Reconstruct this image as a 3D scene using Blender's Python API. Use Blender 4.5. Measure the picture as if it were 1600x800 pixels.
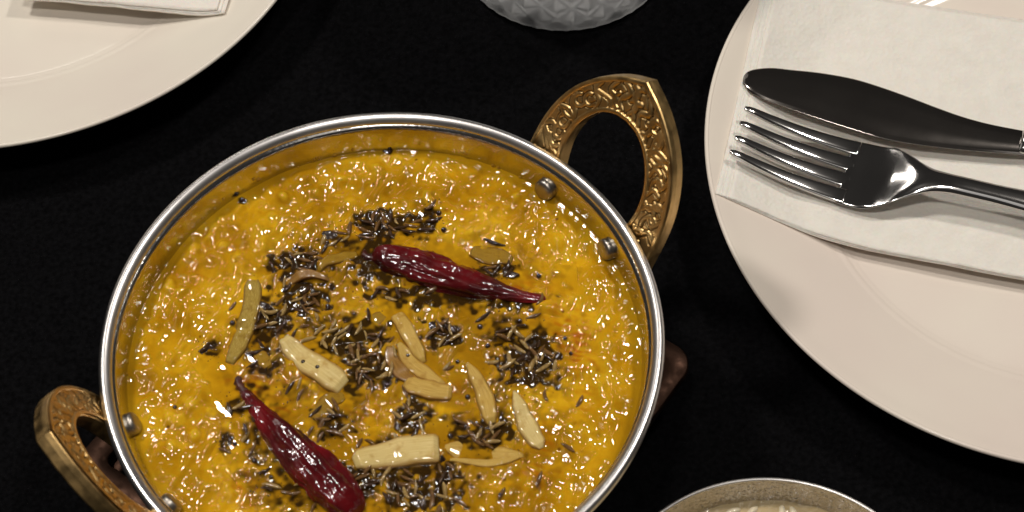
import bpy, math, random
import numpy as np
from mathutils import Matrix, Vector

for o in list(bpy.data.objects):
    bpy.data.objects.remove(o)
SC = bpy.context.scene
COL = SC.collection
rng = np.random.default_rng(11)
random.seed(5)
R = math.radians
PI = math.pi

# ------------------------------------------------------------------ camera
EL, ROLL, FOC, DIST = R(57.274), R(-3.832), 2.13886, 0.75184
CAM = np.array([0, -DIST * math.cos(EL), DIST * math.sin(EL)])
_fw = -CAM / np.linalg.norm(CAM)
_rt = np.array([1.0, 0, 0])
_up = np.cross(_rt, _fw)
_r2 = math.cos(ROLL) * _rt + math.sin(ROLL) * _up
_u2 = -math.sin(ROLL) * _rt + math.cos(ROLL) * _up
cd = bpy.data.cameras.new('camera')
cam = bpy.data.objects.new('camera', cd)
COL.objects.link(cam)
cam.matrix_world = Matrix([[_r2[0], _u2[0], -_fw[0], CAM[0]], [_r2[1], _u2[1], -_fw[1], CAM[1]],
                           [_r2[2], _u2[2], -_fw[2], CAM[2]], [0, 0, 0, 1]])
cd.sensor_width = 36
cd.lens = FOC * 36
cd.clip_start = 0.02
cd.clip_end = 50
cd.dof.use_dof = True
cd.dof.focus_distance = 0.735
cd.dof.aperture_fstop = 20
SC.camera = cam


def at(px, py, z):
    """a place in the photograph (1600 x 800) brought down to the level z"""
    d = _fw + (px - 800) / (FOC * 1600) * _r2 - (py - 400) / (FOC * 1600) * _u2
    p = CAM + d * ((z - CAM[2]) / d[2])
    return float(p[0]), float(p[1])


# ------------------------------------------------------------------ light: a dim restaurant, ceiling spots
W = bpy.data.worlds.new('World')
SC.world = W
W.use_nodes = True
W.node_tree.nodes['Background'].inputs[0].default_value = (1.0, 0.93, 0.86, 1)
W.node_tree.nodes['Background'].inputs[1].default_value = 0.03


def lamp(name, loc, size, power, color, target=(0, 0, 0.03), spread=PI):
    l = bpy.data.lights.new(name, 'AREA')
    l.shape = 'DISK'
    l.size = size
    l.energy = power
    l.color = color
    l.spread = spread
    o = bpy.data.objects.new(name, l)
    COL.objects.link(o)
    o.location = loc
    d = Vector(target) - Vector(loc)
    o.rotation_euler = d.to_track_quat('-Z', 'Y').to_euler()
    return o


WARM = (1.0, 0.93, 0.85)
lamp('ceiling_spot', (-0.62, 0.42, 1.35), 0.15, 9.6, WARM)
lamp('ceiling_spot', (0.72, 0.42, 1.40), 0.15, 8.0, WARM)
lamp('ceiling_spot', (-0.16, -0.36, 1.50), 0.15, 6.5, WARM)
lamp('added_back_light', (-0.62, 1.50, 0.98), 0.20, 0.9, WARM)  # added light out of frame behind the table, for the fork neck highlight
lamp('ceiling_panel', (0.0, -0.75, 1.6), 0.8, 0.8, (1.0, 0.96, 0.92), target=(0, -0.1, 0))

SC.view_settings.view_transform = 'Standard'
SC.view_settings.look = 'None'
SC.view_settings.gamma = 1
SC.view_settings.exposure = 0.0

# ------------------------------------------------------------------ helpers


def mesh_obj(name, V, F, mat, parent=None, smooth=True, loc=None):
    me = bpy.data.meshes.new(name)
    V = np.asarray(V, dtype=float)
    if isinstance(F, np.ndarray) and F.ndim == 2:
        n = len(F)
        k = F.shape[1]
        me.vertices.add(len(V))
        me.vertices.foreach_set('co', V.astype(np.float32).ravel())
        me.loops.add(n * k)
        me.loops.foreach_set('vertex_index', F.astype(np.int32).ravel())
        me.polygons.add(n)
        me.polygons.foreach_set('loop_start', np.arange(0, n * k, k, dtype=np.int32))
        me.polygons.foreach_set('loop_total', np.full(n, k, dtype=np.int32))
        me.update(calc_edges=True)
    else:
        me.from_pydata([tuple(v) for v in V], [], [tuple(f) for f in F])
        me.update()
    if smooth:
        me.polygons.foreach_set('use_smooth', np.ones(len(me.polygons), dtype=bool))
    if mat:
        me.materials.append(mat)
    o = bpy.data.objects.new(name, me)
    COL.objects.link(o)
    if parent:
        o.parent = parent
    if loc is not None:
        o.location = loc
    return o


def attr(o, name, vals):
    a = o.data.attributes.new(name, 'FLOAT', 'POINT')
    a.data.foreach_set('value', np.asarray(vals, dtype=np.float32).ravel())


def attr2(o, name, vals):
    a = o.data.attributes.new(name, 'FLOAT2', 'POINT')
    a.data.foreach_set('vector', np.asarray(vals, dtype=np.float32).ravel())


def grid_faces(nu, nv, closed_u=False, closed_v=False):
    iu = np.arange(nu if closed_u else nu - 1)
    iv = np.arange(nv if closed_v else nv - 1)
    a, b = np.meshgrid(iu, iv, indexing='ij')
    a, b = a.ravel(), b.ravel()
    a2, b2 = (a + 1) % nu, (b + 1) % nv
    return np.stack([a * nv + b, a2 * nv + b, a2 * nv + b2, a * nv + b2], 1)


def lathe(prof, n=192):
    """prof: list of (r, z); the surface of revolution as V, F"""
    p = np.array(prof)
    t = np.linspace(0, 2 * PI, n, endpoint=False)
    V = np.stack([np.outer(np.cos(t), p[:, 0]), np.outer(np.sin(t), p[:, 0]), np.tile(p[:, 1], (n, 1))], -1)
    return V.reshape(-1, 3), grid_faces(n, len(p), closed_u=True)


def smooth_prof(pts, n=8):
    """Catmull-Rom through the points"""
    P = np.array(pts, float)
    P = np.vstack([2 * P[0] - P[1], P, 2 * P[-1] - P[-2]])
    out = []
    for i in range(1, len(P) - 2):
        for k in range(n):
            t = k / n
            a, b, c, d = P[i - 1:i + 3]
            out.append(0.5 * ((2 * b) + (c - a) * t + (2 * a - 5 * b + 4 * c - d) * t * t + (3 * b - a - 3 * c + d) * t ** 3))
    out.append(P[-2])
    return np.array(out)


def empty(name, loc=(0, 0, 0), rz=0):
    o = bpy.data.objects.new(name, None)
    o.empty_display_size = 0.01
    COL.objects.link(o)
    o.location = loc
    o.rotation_euler = (0, 0, rz)
    return o


def tag(o, label, cat, group=None):
    o['label'] = label
    o['category'] = cat
    if group:
        o['group'] = group
    return o


def band_noise(n, size, lam, seed, ang=None, stretch=1.0):
    """smooth random field on an n x n grid of the given size; lam is its grain, std 1"""
    g = np.random.default_rng(seed)
    f = np.fft.rfft2(g.normal(size=(n, n)))
    kx = np.fft.fftfreq(n, size / n)[:, None]
    ky = np.fft.rfftfreq(n, size / n)[None, :]
    if ang is not None:
        c, s = math.cos(ang), math.sin(ang)
        a, b = c * kx + s * ky, -s * kx + c * ky
        k2 = (a * stretch) ** 2 + b ** 2
    else:
        k2 = kx ** 2 + ky ** 2
    k = np.sqrt(k2) * lam
    f *= np.exp(-(k * 0.9) ** 2) * k
    out = np.fft.irfft2(f, s=(n, n))
    return out / out.std()


def sstep(a, b, x):
    t = np.clip((x - a) / (b - a), 0, 1)
    return t * t * (3 - 2 * t)


# ------------------------------------------------------------------ materials


class NT:
    def __init__(s, name):
        s.m = bpy.data.materials.new(name)
        s.m.use_nodes = True
        s.t = s.m.node_tree
        s.b = s.t.nodes['Principled BSDF']

    def n(s, typ, **kw):
        nd = s.t.nodes.new(typ)
        for k, v in kw.items():
            if k.startswith('i_'):
                nd.inputs[k[2:].replace('_', ' ')].default_value = v
            else:
                setattr(nd, k, v)
        return nd

    def l(s, a, b):
        s.t.links.new(a, b)

    def set(s, **kw):
        for k, v in kw.items():
            s.b.inputs[k.replace('_', ' ')].default_value = v
        return s

    def coord(s, kind='Object'):
        return s.n('ShaderNodeTexCoord').outputs[kind]

    def noise(s, scale, detail=3, vec=None, rough=0.5, dist=0.0):
        nd = s.n('ShaderNodeTexNoise')
        nd.inputs['Scale'].default_value = scale
        nd.inputs['Detail'].default_value = detail
        nd.inputs['Roughness'].default_value = rough
        nd.inputs['Distortion'].default_value = dist
        s.l(vec if vec else s.coord(), nd.inputs['Vector'])
        return nd.outputs['Fac']

    def ramp(s, fac, stops):
        nd = s.n('ShaderNodeValToRGB')
        cr = nd.color_ramp
        while len(cr.elements) < len(stops):
            cr.elements.new(0.5)
        for e, (p, c) in zip(cr.elements, stops):
            e.position = p
            e.color = (*c, 1) if len(c) == 3 else c
        s.l(fac, nd.inputs[0])
        return nd.outputs[0]

    def mapr(s, fac, a, b, c, d):
        nd = s.n('ShaderNodeMapRange')
        for i, v in zip((1, 2, 3, 4), (a, b, c, d)):
            nd.inputs[i].default_value = v
        s.l(fac, nd.inputs[0])
        return nd.outputs[0]

    def mix(s, fac, a, b, mode='MIX'):
        nd = s.n('ShaderNodeMix', data_type='RGBA', blend_type=mode)
        for sock, v in ((nd.inputs[0], fac), (nd.inputs[6], a), (nd.inputs[7], b)):
            if isinstance(v, bpy.types.NodeSocket):
                s.l(v, sock)
            elif isinstance(v, (int, float)):
                sock.default_value = v
            else:
                sock.default_value = (*v, 1)
        return nd.outputs[2]

    def bump(s, h, strength=0.3, dist=0.001, prev=None):
        nd = s.n('ShaderNodeBump')
        nd.inputs['Strength'].default_value = strength
        nd.inputs['Distance'].default_value = dist
        s.l(h, nd.inputs['Height'])
        if prev:
            s.l(prev, nd.inputs['Normal'])
        return nd.outputs[0]

    def normal(s, o):
        s.l(o, s.b.inputs['Normal'])

    def att(s, name):
        return s.n('ShaderNodeAttribute', attribute_name=name)

    def scaled(s, vec, sc):
        nd = s.n('ShaderNodeMapping')
        nd.inputs['Scale'].default_value = sc
        s.l(vec, nd.inputs['Vector'])
        return nd.outputs[0]


def m_cloth():
    k = NT('black_cloth')
    c = k.coord()
    col = k.ramp(k.noise(600, 4), [(0.3, (0.0008, 0.0008, 0.0010)), (0.7, (0.0048, 0.0048, 0.0056))])
    k.l(k.mix(k.noise(9, 2), col, k.mix(0.5, col, (0.0022, 0.0022, 0.0026))), k.b.inputs['Base Color'])
    w1 = k.n('ShaderNodeTexWave', wave_type='BANDS', bands_direction='X', i_Scale=900)
    w2 = k.n('ShaderNodeTexWave', wave_type='BANDS', bands_direction='Y', i_Scale=900)
    k.l(c, w1.inputs['Vector'])
    k.l(c, w2.inputs['Vector'])
    h = k.mix(1.0, w1.outputs[0], w2.outputs[0], 'ADD')
    k.normal(k.bump(k.noise(1500, 3), 0.5, 0.0004, k.bump(h, 0.35, 0.0002)))
    k.set(Roughness=0.95, Specular_IOR_Level=0.04)
    k.b.inputs['Sheen Weight'].default_value = 0.003
    return k.m


def m_steel(name, rough=0.2, col=(0.62, 0.60, 0.585), brush=0.0, spots=0.0):
    k = NT(name)
    k.set(Metallic=1.0, Roughness=rough)
    c = k.coord()
    n1 = k.noise(60, 4)
    k.l(k.mapr(n1, 0.3, 0.7, rough * 0.9, rough * 1.12), k.b.inputs['Roughness'])
    k.l(k.ramp(k.noise(35, 5), [(0.3, tuple(v * 0.95 for v in col)), (0.7, col)]), k.b.inputs['Base Color'])
    nrm = None
    if brush:
        # turning marks: fine rings round the z axis
        sx = k.n('ShaderNodeSeparateXYZ')
        k.l(c, sx.inputs[0])
        m1 = k.n('ShaderNodeMath', operation='POWER', i_Value=0.5)
        cb = k.n('ShaderNodeCombineXYZ')
        ln = k.n('ShaderNodeVectorMath', operation='LENGTH')
        k.l(sx.outputs[0], cb.inputs[0])
        k.l(sx.outputs[1], cb.inputs[1])
        k.l(cb.outputs[0], ln.inputs[0])
        cb2 = k.n('ShaderNodeCombineXYZ')
        k.l(ln.outputs['Value'], cb2.inputs[0])
        k.l(sx.outputs[2], cb2.inputs[1])
        nrm = k.bump(k.noise(4200, 2, cb2.outputs[0]), brush, 0.00008)
    nrm = k.bump(k.noise(420, 3), 0.03, 0.0003, nrm)
    if spots:
        nrm = k.bump(k.noise(700, 2), spots, 0.0009, nrm)
    k.normal(nrm)
    return k.m


def m_ceramic(name, col):
    k = NT(name)
    k.set(Roughness=0.24, Specular_IOR_Level=0.32)
    k.l(k.ramp(k.noise(16, 3), [(0.35, (col[0] * .96, col[1] * .935, col[2] * .93)), (0.65, (col[0], col[1] * 1.01, col[2] * .985))]), k.b.inputs['Base Color'])
    k.b.inputs['Coat Weight'].default_value = 0.10
    k.b.inputs['Coat Roughness'].default_value = 0.06
    k.normal(k.bump(k.noise(28, 3), 0.10, 0.002, k.bump(k.noise(800, 2), 0.03, 0.0003)))
    return k.m


def m_paper():
    k = NT('napkin_paper')
    k.set(Roughness=0.9, Specular_IOR_Level=0.15)
    k.l(k.ramp(k.noise(160, 5), [(0.25, (0.77, 0.715, 0.655)), (0.75, (0.83, 0.775, 0.715))]), k.b.inputs['Base Color'])
    v = k.n('ShaderNodeTexVoronoi', i_Scale=620)
    k.l(k.coord(), v.inputs['Vector'])
    k.normal(k.bump(v.outputs['Distance'], 0.5, 0.00035, k.bump(k.noise(90, 4), 0.35, 0.0012)))
    k.b.inputs['Subsurface Weight'].default_value = 0.15
    k.b.inputs['Subsurface Scale'].default_value = 0.002
    return k.m


def m_dal():
    k = NT('lentil_curry')
    stain = k.att('oil_char').outputs['Fac']
    red = k.att('chilli_oil').outputs['Fac']
    lum = k.att('lentil').outputs['Fac']
    n1 = k.noise(60, 4)
    n2 = k.noise(260, 4)
    base = k.ramp(n1, [(0.32, (0.33, 0.155, 0.003)), (0.5, (0.53, 0.275, 0.006)), (0.68, (0.68, 0.385, 0.011))])
    base = k.mix(k.mapr(n2, 0.35, 0.7, 0.0, 0.4), base, (0.42, 0.20, 0.002))
    base = k.mix(k.mapr(lum, 0.45, 1.0, 0, 0.6), base, (0.74, 0.45, 0.016))
    base = k.mix(red, base, (0.42, 0.085, 0.003))
    edge = k.att('edge_oil').outputs['Fac']
    base = k.mix(edge, base, (0.26, 0.14, 0.004))
    # flecks of spice
    v = k.n('ShaderNodeTexVoronoi', i_Scale=230)
    k.l(k.coord(), v.inputs['Vector'])
    fl = k.mapr(v.outputs['Distance'], 0.10, 0.17, 0.8, 0.0)
    pick = k.mapr(v.outputs['Color'], 0.80, 0.84, 0.0, 1.0)
    mm = k.n('ShaderNodeMath', operation='MULTIPLY')
    k.l(fl, mm.inputs[0])
    k.l(pick, mm.inputs[1])
    base = k.mix(mm.outputs[0], base, (0.13, 0.035, 0.004))
    base = k.mix(k.mapr(k.att('wet').outputs['Fac'], 0.25, 1.0, 0.0, 0.62), base, (0.19, 0.085, 0.004))
    base = k.mix(stain, base, (0.018, 0.0085, 0.002))
    k.l(base, k.b.inputs['Base Color'])
    k.set(Roughness=0.5, Specular_IOR_Level=0.0)
    k.b.inputs['Coat Weight'].default_value = 1.0
    k.b.inputs['Coat IOR'].default_value = 1.55
    k.b.inputs['Coat Roughness'].default_value = 0.02
    nb = k.bump(k.noise(420, 2), 0.05, 0.0007)
    k.normal(nb)
    k.l(nb, k.b.inputs['Coat Normal'])
    return k.m


def m_gloss(name, c1, c2, scale=300, rough=0.25, coat=0.8, sss=0.0, bumps=0.3, uvs=None, bscale=None, spec=0.5):
    k = NT(name)
    vec = k.coord()
    if uvs:
        uv_ = k.att('uvm').outputs['Vector']
        vec = k.scaled(uv_, uvs)
        f = k.noise(1.0, 4, vec)
        sp = k.n('ShaderNodeSeparateXYZ')
        k.l(uv_, sp.inputs[0])
        ab = k.n('ShaderNodeMath', operation='SUBTRACT')
        k.l(sp.outputs[1], ab.inputs[0])
        ab.inputs[1].default_value = 0.5
        ab2 = k.n('ShaderNodeMath', operation='ABSOLUTE')
        k.l(ab.outputs[0], ab2.inputs[0])
        edge_ = k.mapr(ab2.outputs[0], 0.33, 0.5, 0.0, 0.85)
    else:
        f = k.noise(scale, 4)
    cc = k.ramp(f, [(0.3, c1), (0.7, c2)])
    if uvs:   # fried edges and blotches
        cc = k.mix(edge_, cc, (c1[0] * .55, c1[1] * .36, c1[2] * .2))
        cc = k.mix(k.mapr(k.noise(330, 3), .55, .72, 0, .6), cc, (c1[0] * .75, c1[1] * .6, c1[2] * .4))
    k.l(cc, k.b.inputs['Base Color'])
    k.set(Roughness=rough, Specular_IOR_Level=spec)
    k.b.inputs['Coat Weight'].default_value = coat
    k.b.inputs['Coat Roughness'].default_value = 0.06
    if sss:
        k.b.inputs['Subsurface Weight'].default_value = sss
        k.b.inputs['Subsurface Radius'].default_value = (1.0, 0.7, 0.3)
        k.b.inputs['Subsurface Scale'].default_value = 0.0015
    nb = k.bump(f, bumps, 0.0005)
    if bscale:
        nb = k.bump(k.noise(bscale, 3), bumps, 0.0006, nb)
    k.normal(nb)
    if not (scale == 900 or uvs):
        k.l(nb, k.b.inputs['Coat Normal'])
    return k.m


def m_brass(name, hi, lo, rough=0.3):
    k = NT(name)
    rec = k.att('recess').outputs['Fac']
    n = k.noise(110, 4)
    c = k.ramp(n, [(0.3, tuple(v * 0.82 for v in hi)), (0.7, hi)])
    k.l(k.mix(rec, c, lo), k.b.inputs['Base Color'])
    k.set(Metallic=1.0)
    k.l(k.mapr(k.noise(260, 3), 0.3, 0.7, rough * 0.75, rough * 1.4), k.b.inputs['Roughness'])
    k.normal(k.bump(k.noise(700, 3), 0.08, 0.0004, k.bump(k.noise(130, 3), 0.10, 0.0010)))
    return k.m


M = {}
M['cloth'] = m_cloth()
M['ceramic'] = m_ceramic('glazed_ceramic', (0.775, 0.718, 0.645))
M['ceramic_pink'] = m_ceramic('glazed_ceramic_pinkish', (0.775, 0.708, 0.638))
M['paper'] = m_paper()
M['steel_wall'] = m_steel('pan_steel', 0.13, (0.60, 0.575, 0.54), brush=0.25, spots=0.10)
M['steel_rim'] = m_steel('rim_steel', 0.30, (0.86, 0.84, 0.83), brush=0.18)
M['steel_cut'] = m_steel('cutlery_steel', 0.11, (0.58, 0.57, 0.56))
M['steel_blade'] = m_steel('blade_steel', 0.12, (0.40, 0.37, 0.345))
M['steel_small'] = m_steel('hammered_steel', 0.16, (0.62, 0.60, 0.60), spots=0.9)
M['rivet'] = m_steel('rivet_steel', 0.34, (0.42, 0.39, 0.35))
M['brass'] = m_brass('brass', (0.74, 0.50, 0.21), (0.030, 0.012, 0.004), 0.37)
M['copper'] = m_brass('copper', (0.055, 0.030, 0.021), (0.1, 0.05, 0.03), 0.5)
M['dal'] = m_dal()
M['chilli'] = m_gloss('dried_chilli_skin', (0.022, 0.0006, 0.0012), (0.15, 0.003, 0.006), 75, 0.4, 1.0, 0.0, 0.42, bscale=420, spec=.1)
M['stalk'] = m_gloss('chilli_stalk', (0.03, 0.004, 0.004), (0.07, 0.012, 0.006), 400, 0.4, 0.6)
M['garlic_pale'] = m_gloss('pale_fried_garlic', (0.54, 0.39, 0.12), (0.72, 0.58, 0.27), rough=0.4, coat=0.45, sss=0.04, spec=.1, bumps=0.35, uvs=(3.0, 40.0, 1.0))
M['garlic_gold'] = m_gloss('golden_fried_garlic', (0.42, 0.255, 0.045), (0.60, 0.41, 0.115), rough=0.4, coat=0.5, sss=0.04, spec=.1, bumps=0.35, uvs=(3.0, 26.0, 1.0))
M['garlic_wet'] = m_gloss('oil_soaked_garlic', (0.26, 0.16, 0.012), (0.50, 0.36, 0.09), rough=0.4, coat=1.0, sss=0.0, spec=.1, bumps=0.7, uvs=(22.0, 30.0, 1.0))
M['onion'] = m_gloss('translucent_onion', (0.24, 0.13, 0.008), (0.36, 0.21, 0.018), rough=0.4, coat=1.0, sss=0.0, spec=.1, bumps=0.5, uvs=(4.0, 22.0, 1.0))
M['shallot'] = m_gloss('browned_shallot', (0.22, 0.105, 0.02), (0.36, 0.20, 0.05), rough=0.25, coat=0.8, bumps=0.4, uvs=(3.0, 20.0, 1.0))
M['char'] = m_gloss('charred_skin', (0.010, 0.005, 0.003), (0.035, 0.015, 0.007), 500, 0.25, 0.9, bumps=0.4)
M['cumin_tan'] = m_gloss('cumin_tan', (0.20, 0.12, 0.035), (0.42, 0.29, 0.11), 900, 0.5, 0.9, bumps=0.3, spec=.1)
M['cumin_brown'] = m_gloss('cumin_brown', (0.075, 0.034, 0.010), (0.20, 0.105, 0.035), 900, 0.5, 0.9, bumps=0.3, spec=.1)
M['cumin_dark'] = m_gloss('cumin_dark', (0.018, 0.009, 0.004), (0.07, 0.032, 0.012), 900, 0.5, 0.9, bumps=0.3, spec=.1)
M['mustard'] = m_gloss('mustard_seed_skin', (0.012, 0.005, 0.003), (0.04, 0.014, 0.006), 900, 0.2, 0.9, bumps=0.2)
M['pudding'] = m_gloss('rice_pudding', (0.36, 0.27, 0.13), (0.52, 0.41, 0.23), 40, 0.3, 0.5, sss=0.2, bumps=0.3, bscale=300)
M['grain'] = m_gloss('rice_grain', (0.62, 0.54, 0.38), (0.75, 0.68, 0.52), 500, 0.3, 0.5, sss=0.2, bumps=0.2)


def m_glass():
    k = NT('cut_crystal')
    k.set(Roughness=0.05, IOR=1.52)
    k.b.inputs['Transmission Weight'].default_value = 0.93
    k.b.inputs['Base Color'].default_value = (0.95, 0.96, 0.97, 1)
    tr = k.n('ShaderNodeBsdfTransparent')
    gl = k.n('ShaderNodeBsdfGlossy')
    gl.inputs['Roughness'].default_value = 0.05
    fr = k.n('ShaderNodeFresnel', i_IOR=1.5)
    m1 = k.n('ShaderNodeMixShader')
    k.l(fr.outputs[0], m1.inputs[0])
    k.l(tr.outputs[0], m1.inputs[1])
    k.l(gl.outputs[0], m1.inputs[2])
    m2 = k.n('ShaderNodeMixShader')
    m2.inputs[0].default_value = 0.04
    tl = k.n('ShaderNodeBsdfTranslucent')
    tl.inputs['Color'].default_value = (0.95, 0.96, 0.97, 1)
    m3 = k.n('ShaderNodeMixShader')
    m3.inputs[0].default_value = 0.58
    k.l(m1.outputs[0], m3.inputs[1])
    k.l(tl.outputs[0], m3.inputs[2])
    k.l(m3.outputs[0], m2.inputs[1])
    k.l(k.b.outputs[0], m2.inputs[2])
    out = [n_ for n_ in k.t.nodes if n_.type == 'OUTPUT_MATERIAL'][0]
    k.l(m2.outputs[0], out.inputs[0])
    return k.m


M['glass'] = m_glass()
k = NT('added_white_ice')  # opaque white, for the pieces added to brighten the tumbler
k.set(Roughness=0.12, IOR=1.45)
k.b.inputs['Transmission Weight'].default_value = 0.0
k.b.inputs['Base Color'].default_value = (0.93, 0.94, 0.95, 1)
k.normal(k.bump(k.noise(220, 3), 0.6, 0.002))
M['ice'] = k.m

# ------------------------------------------------------------------ table
n = 160
xs = np.linspace(-1.0, 1.0, n)
X, Y = np.meshgrid(xs, xs, indexing='ij')
Z = 0.0006 * band_noise(n, 2.0, 0.35, 3) * 0.5
Z -= Z.max()
t = mesh_obj('tablecloth', np.stack([X, Y, Z], -1).reshape(-1, 3), grid_faces(n, n), M['cloth'])
t['kind'] = 'structure'

# ------------------------------------------------------------------ dinner plates
PR, PH = 0.1242, 0.0216
RPX, RPY = 0.19191, 0.01579
LPX, LPY = -0.18338, 0.16882

TOPP = smooth_prof([(0.0001, 0.0062), (0.05, 0.0062), (0.078, 0.0064), (0.0835, 0.0069), (0.0855, 0.0076), (0.0872, 0.0080),
                    (0.0888, 0.0086), (0.0910, 0.0094), (0.1040, 0.0140), (0.1150, 0.0182), (0.1205, 0.0207), (0.1225, 0.0216)], 6)


def plate_z(r):
    return np.interp(r, TOPP[:, 0], TOPP[:, 1])


def make_plate(name, x, y, mat):
    root = empty(name, (x, y, 0))
    edge = [(0.1236, 0.0218), (0.1242, 0.0213), (0.1240, 0.0205), (0.1228, 0.0194)]
    under = smooth_prof([(0.1200, 0.0172), (0.1040, 0.0098), (0.0900, 0.0046), (0.0840, 0.0030), (0.0800, 0.0008), (0.0780, 0.0006),
                         (0.0760, 0.0026), (0.04, 0.0030), (0.0001, 0.0030)], 5)
    V, F = lathe(np.vstack([TOPP, edge, under]), 256)
    mesh_obj('plate_body', V, F, mat, root)
    # rolled lip: a slightly thicker bead of glaze on the very edge
    a = np.linspace(0, 2 * PI, 10, endpoint=False)
    ring = np.c_[0.12335 + 0.00085 * np.cos(a), 0.02115 + 0.00085 * np.sin(a)]
    t_ = np.linspace(0, 2 * PI, 256, endpoint=False)
    V = np.stack([np.outer(np.cos(t_), ring[:, 0]), np.outer(np.sin(t_), ring[:, 0]), np.tile(ring[:, 1], (256, 1))], -1).reshape(-1, 3)
    mesh_obj('plate_lip', V, grid_faces(256, 10, True, True), mat, root)
    return root


tag(make_plate('dinner_plate', RPX, RPY, M['ceramic_pink']), 'cream glazed dinner plate under the napkin, knife and fork', 'plate', 'cream dinner plates on the black cloth')
tag(make_plate('dinner_plate', LPX, LPY, M['ceramic']), 'cream glazed dinner plate without cutlery behind the curry pan', 'plate', 'cream dinner plates on the black cloth')

# ------------------------------------------------------------------ napkins (local to a plate: millimetres)


def nap_z(x, y, floor):
    """height of a sheet of paper laid over the plate: follows the rim, spans the well"""
    r = np.hypot(x, y)
    z = plate_z(np.minimum(r, 0.1225))
    k = 0.0012
    d = z - floor
    return floor + 0.5 * (d + np.sqrt(d * d + k * k))


def napkin_layer(name, corner, ang, L, Wd, px, py, lift, floor, parent, thick=0.0004, wob=1, seed=0, drop=0.0):
    nu, nv = 130, 90
    u = np.linspace(0, L, nu)
    v = np.linspace(0, Wd, nv)
    U, Vv = np.meshgrid(u, v, indexing='ij')
    c, s = math.cos(ang), math.sin(ang)
    # edges are never dead straight
    U2 = U + 0.0003 * np.sin(Vv * 55 + seed) * (1 - U / L)
    V2 = Vv - drop * sstep(0.0, 0.055, U) * (1 - Vv / Wd) + 0.0004 * np.sin(U * 60 + seed * 2) * (Vv / Wd * 2 - 1)
    x = corner[0] + c * U2 - s * V2
    y = corner[1] + s * U2 + c * V2
    g = band_noise(160, 0.25, 0.055, 40 + seed)[:nu, :nv]
    g2 = band_noise(160, 0.25, 0.02, 60 + seed)[:nu, :nv]
    z = nap_z(x, y, floor) + lift + wob * (0.00022 * g + 0.00006 * g2)
    # a soft crease where the paper leaves the rim
    top = np.stack([x, y, z + thick], -1)
    bot = np.stack([x, y, z], -1)
    # round the borders
    V = np.concatenate([top.reshape(-1, 3), bot.reshape(-1, 3)])
    F = grid_faces(nu, nv)
    F2 = F[:, ::-1] + nu * nv
    idx = lambda i, j: i * nv + j
    ring = [idx(i, 0) for i in range(nu)] + [idx(nu - 1, j) for j in range(1, nv)] + [idx(i, nv - 1) for i in range(nu - 2, -1, -1)] + [idx(0, j) for j in range(nv - 2, 0, -1)]
    ring = np.array(ring)
    nx = np.roll(ring, -1)
    F3 = np.stack([ring, ring + nu * nv, nx + nu * nv, nx], 1)
    V = V + np.array([px, py, 0])
    return mesh_obj(name, V, np.vstack([F, F2, F3]), M['paper'], parent)


root = empty('paper_napkin')
tag(root, 'folded cream paper napkin lying under the knife and fork', 'napkin', 'folded paper napkins on the plates')
A = R(-16.9)
napkin_layer('folded_layer', (-0.1225, -0.0100), A, 0.20, 0.104, RPX, RPY, 0.0002, 0.0104, root, seed=1, thick=0.0003, drop=.005)
napkin_layer('folded_layer', (-0.1205, -0.0105), A + R(0.05), 0.20, 0.103, RPX, RPY, 0.0005, 0.0105, root, seed=1, thick=0.0003, drop=.005)
napkin_layer('folded_layer', (-0.1182, -0.0111), A + R(0.1), 0.20, 0.102, RPX, RPY, 0.0008, 0.0106, root, seed=1, thick=0.0004, drop=.005)
root = empty('paper_napkin')
tag(root, 'folded cream paper napkin with one corner showing on the plate without cutlery', 'napkin', 'folded paper napkins on the plates')
A2 = R(180 - 8)


def left_nap(off, lift, rot, seed, th=0.0006):
    # corner at (83.5,-67.3) mm, running left and up from there
    ang = R(-11) + rot
    L, Wd = 0.075, 0.16
    cx, cy = 0.0855 - off, -0.0668 + off * 0.7
    corner = (cx - L * math.cos(ang), cy - L * math.sin(ang))
    return napkin_layer('folded_layer', corner, ang, L, Wd, LPX, LPY, lift, 0.0132, root, th, seed=seed, wob=0.8)


left_nap(0.0, 0.0006, 0.0, 5)
left_nap(0.0014, 0.0011, R(0.4), 5, 0.0004)
left_nap(0.0028, 0.0017, R(0.8), 5, 0.0006)

# ------------------------------------------------------------------ cutlery


def loft(secs, ring=20, power=3.0, caps=True):
    """secs: list of (centre xyz, side vector, up vector, half width, half thickness)"""
    a = np.linspace(0, 2 * PI, ring, endpoint=False)
    ca, sa = np.cos(a), np.sin(a)
    ex = np.sign(ca) * np.abs(ca) ** (2 / power)
    ey = np.sign(sa) * np.abs(sa) ** (2 / power)
    V = []
    for c, s_, u_, hw, ht in secs:
        V.append(np.array(c)[None] + ex[:, None] * hw * np.array(s_)[None] + ey[:, None] * ht * np.array(u_)[None])
    V = np.concatenate(V)
    F = [tuple(f) for f in grid_faces(len(secs), ring, closed_v=True)]
    if caps:
        F.append(tuple(range(ring)))
        b = (len(secs) - 1) * ring
        F.append(tuple(range(b + ring - 1, b - 1, -1)))
    return V, F


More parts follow.
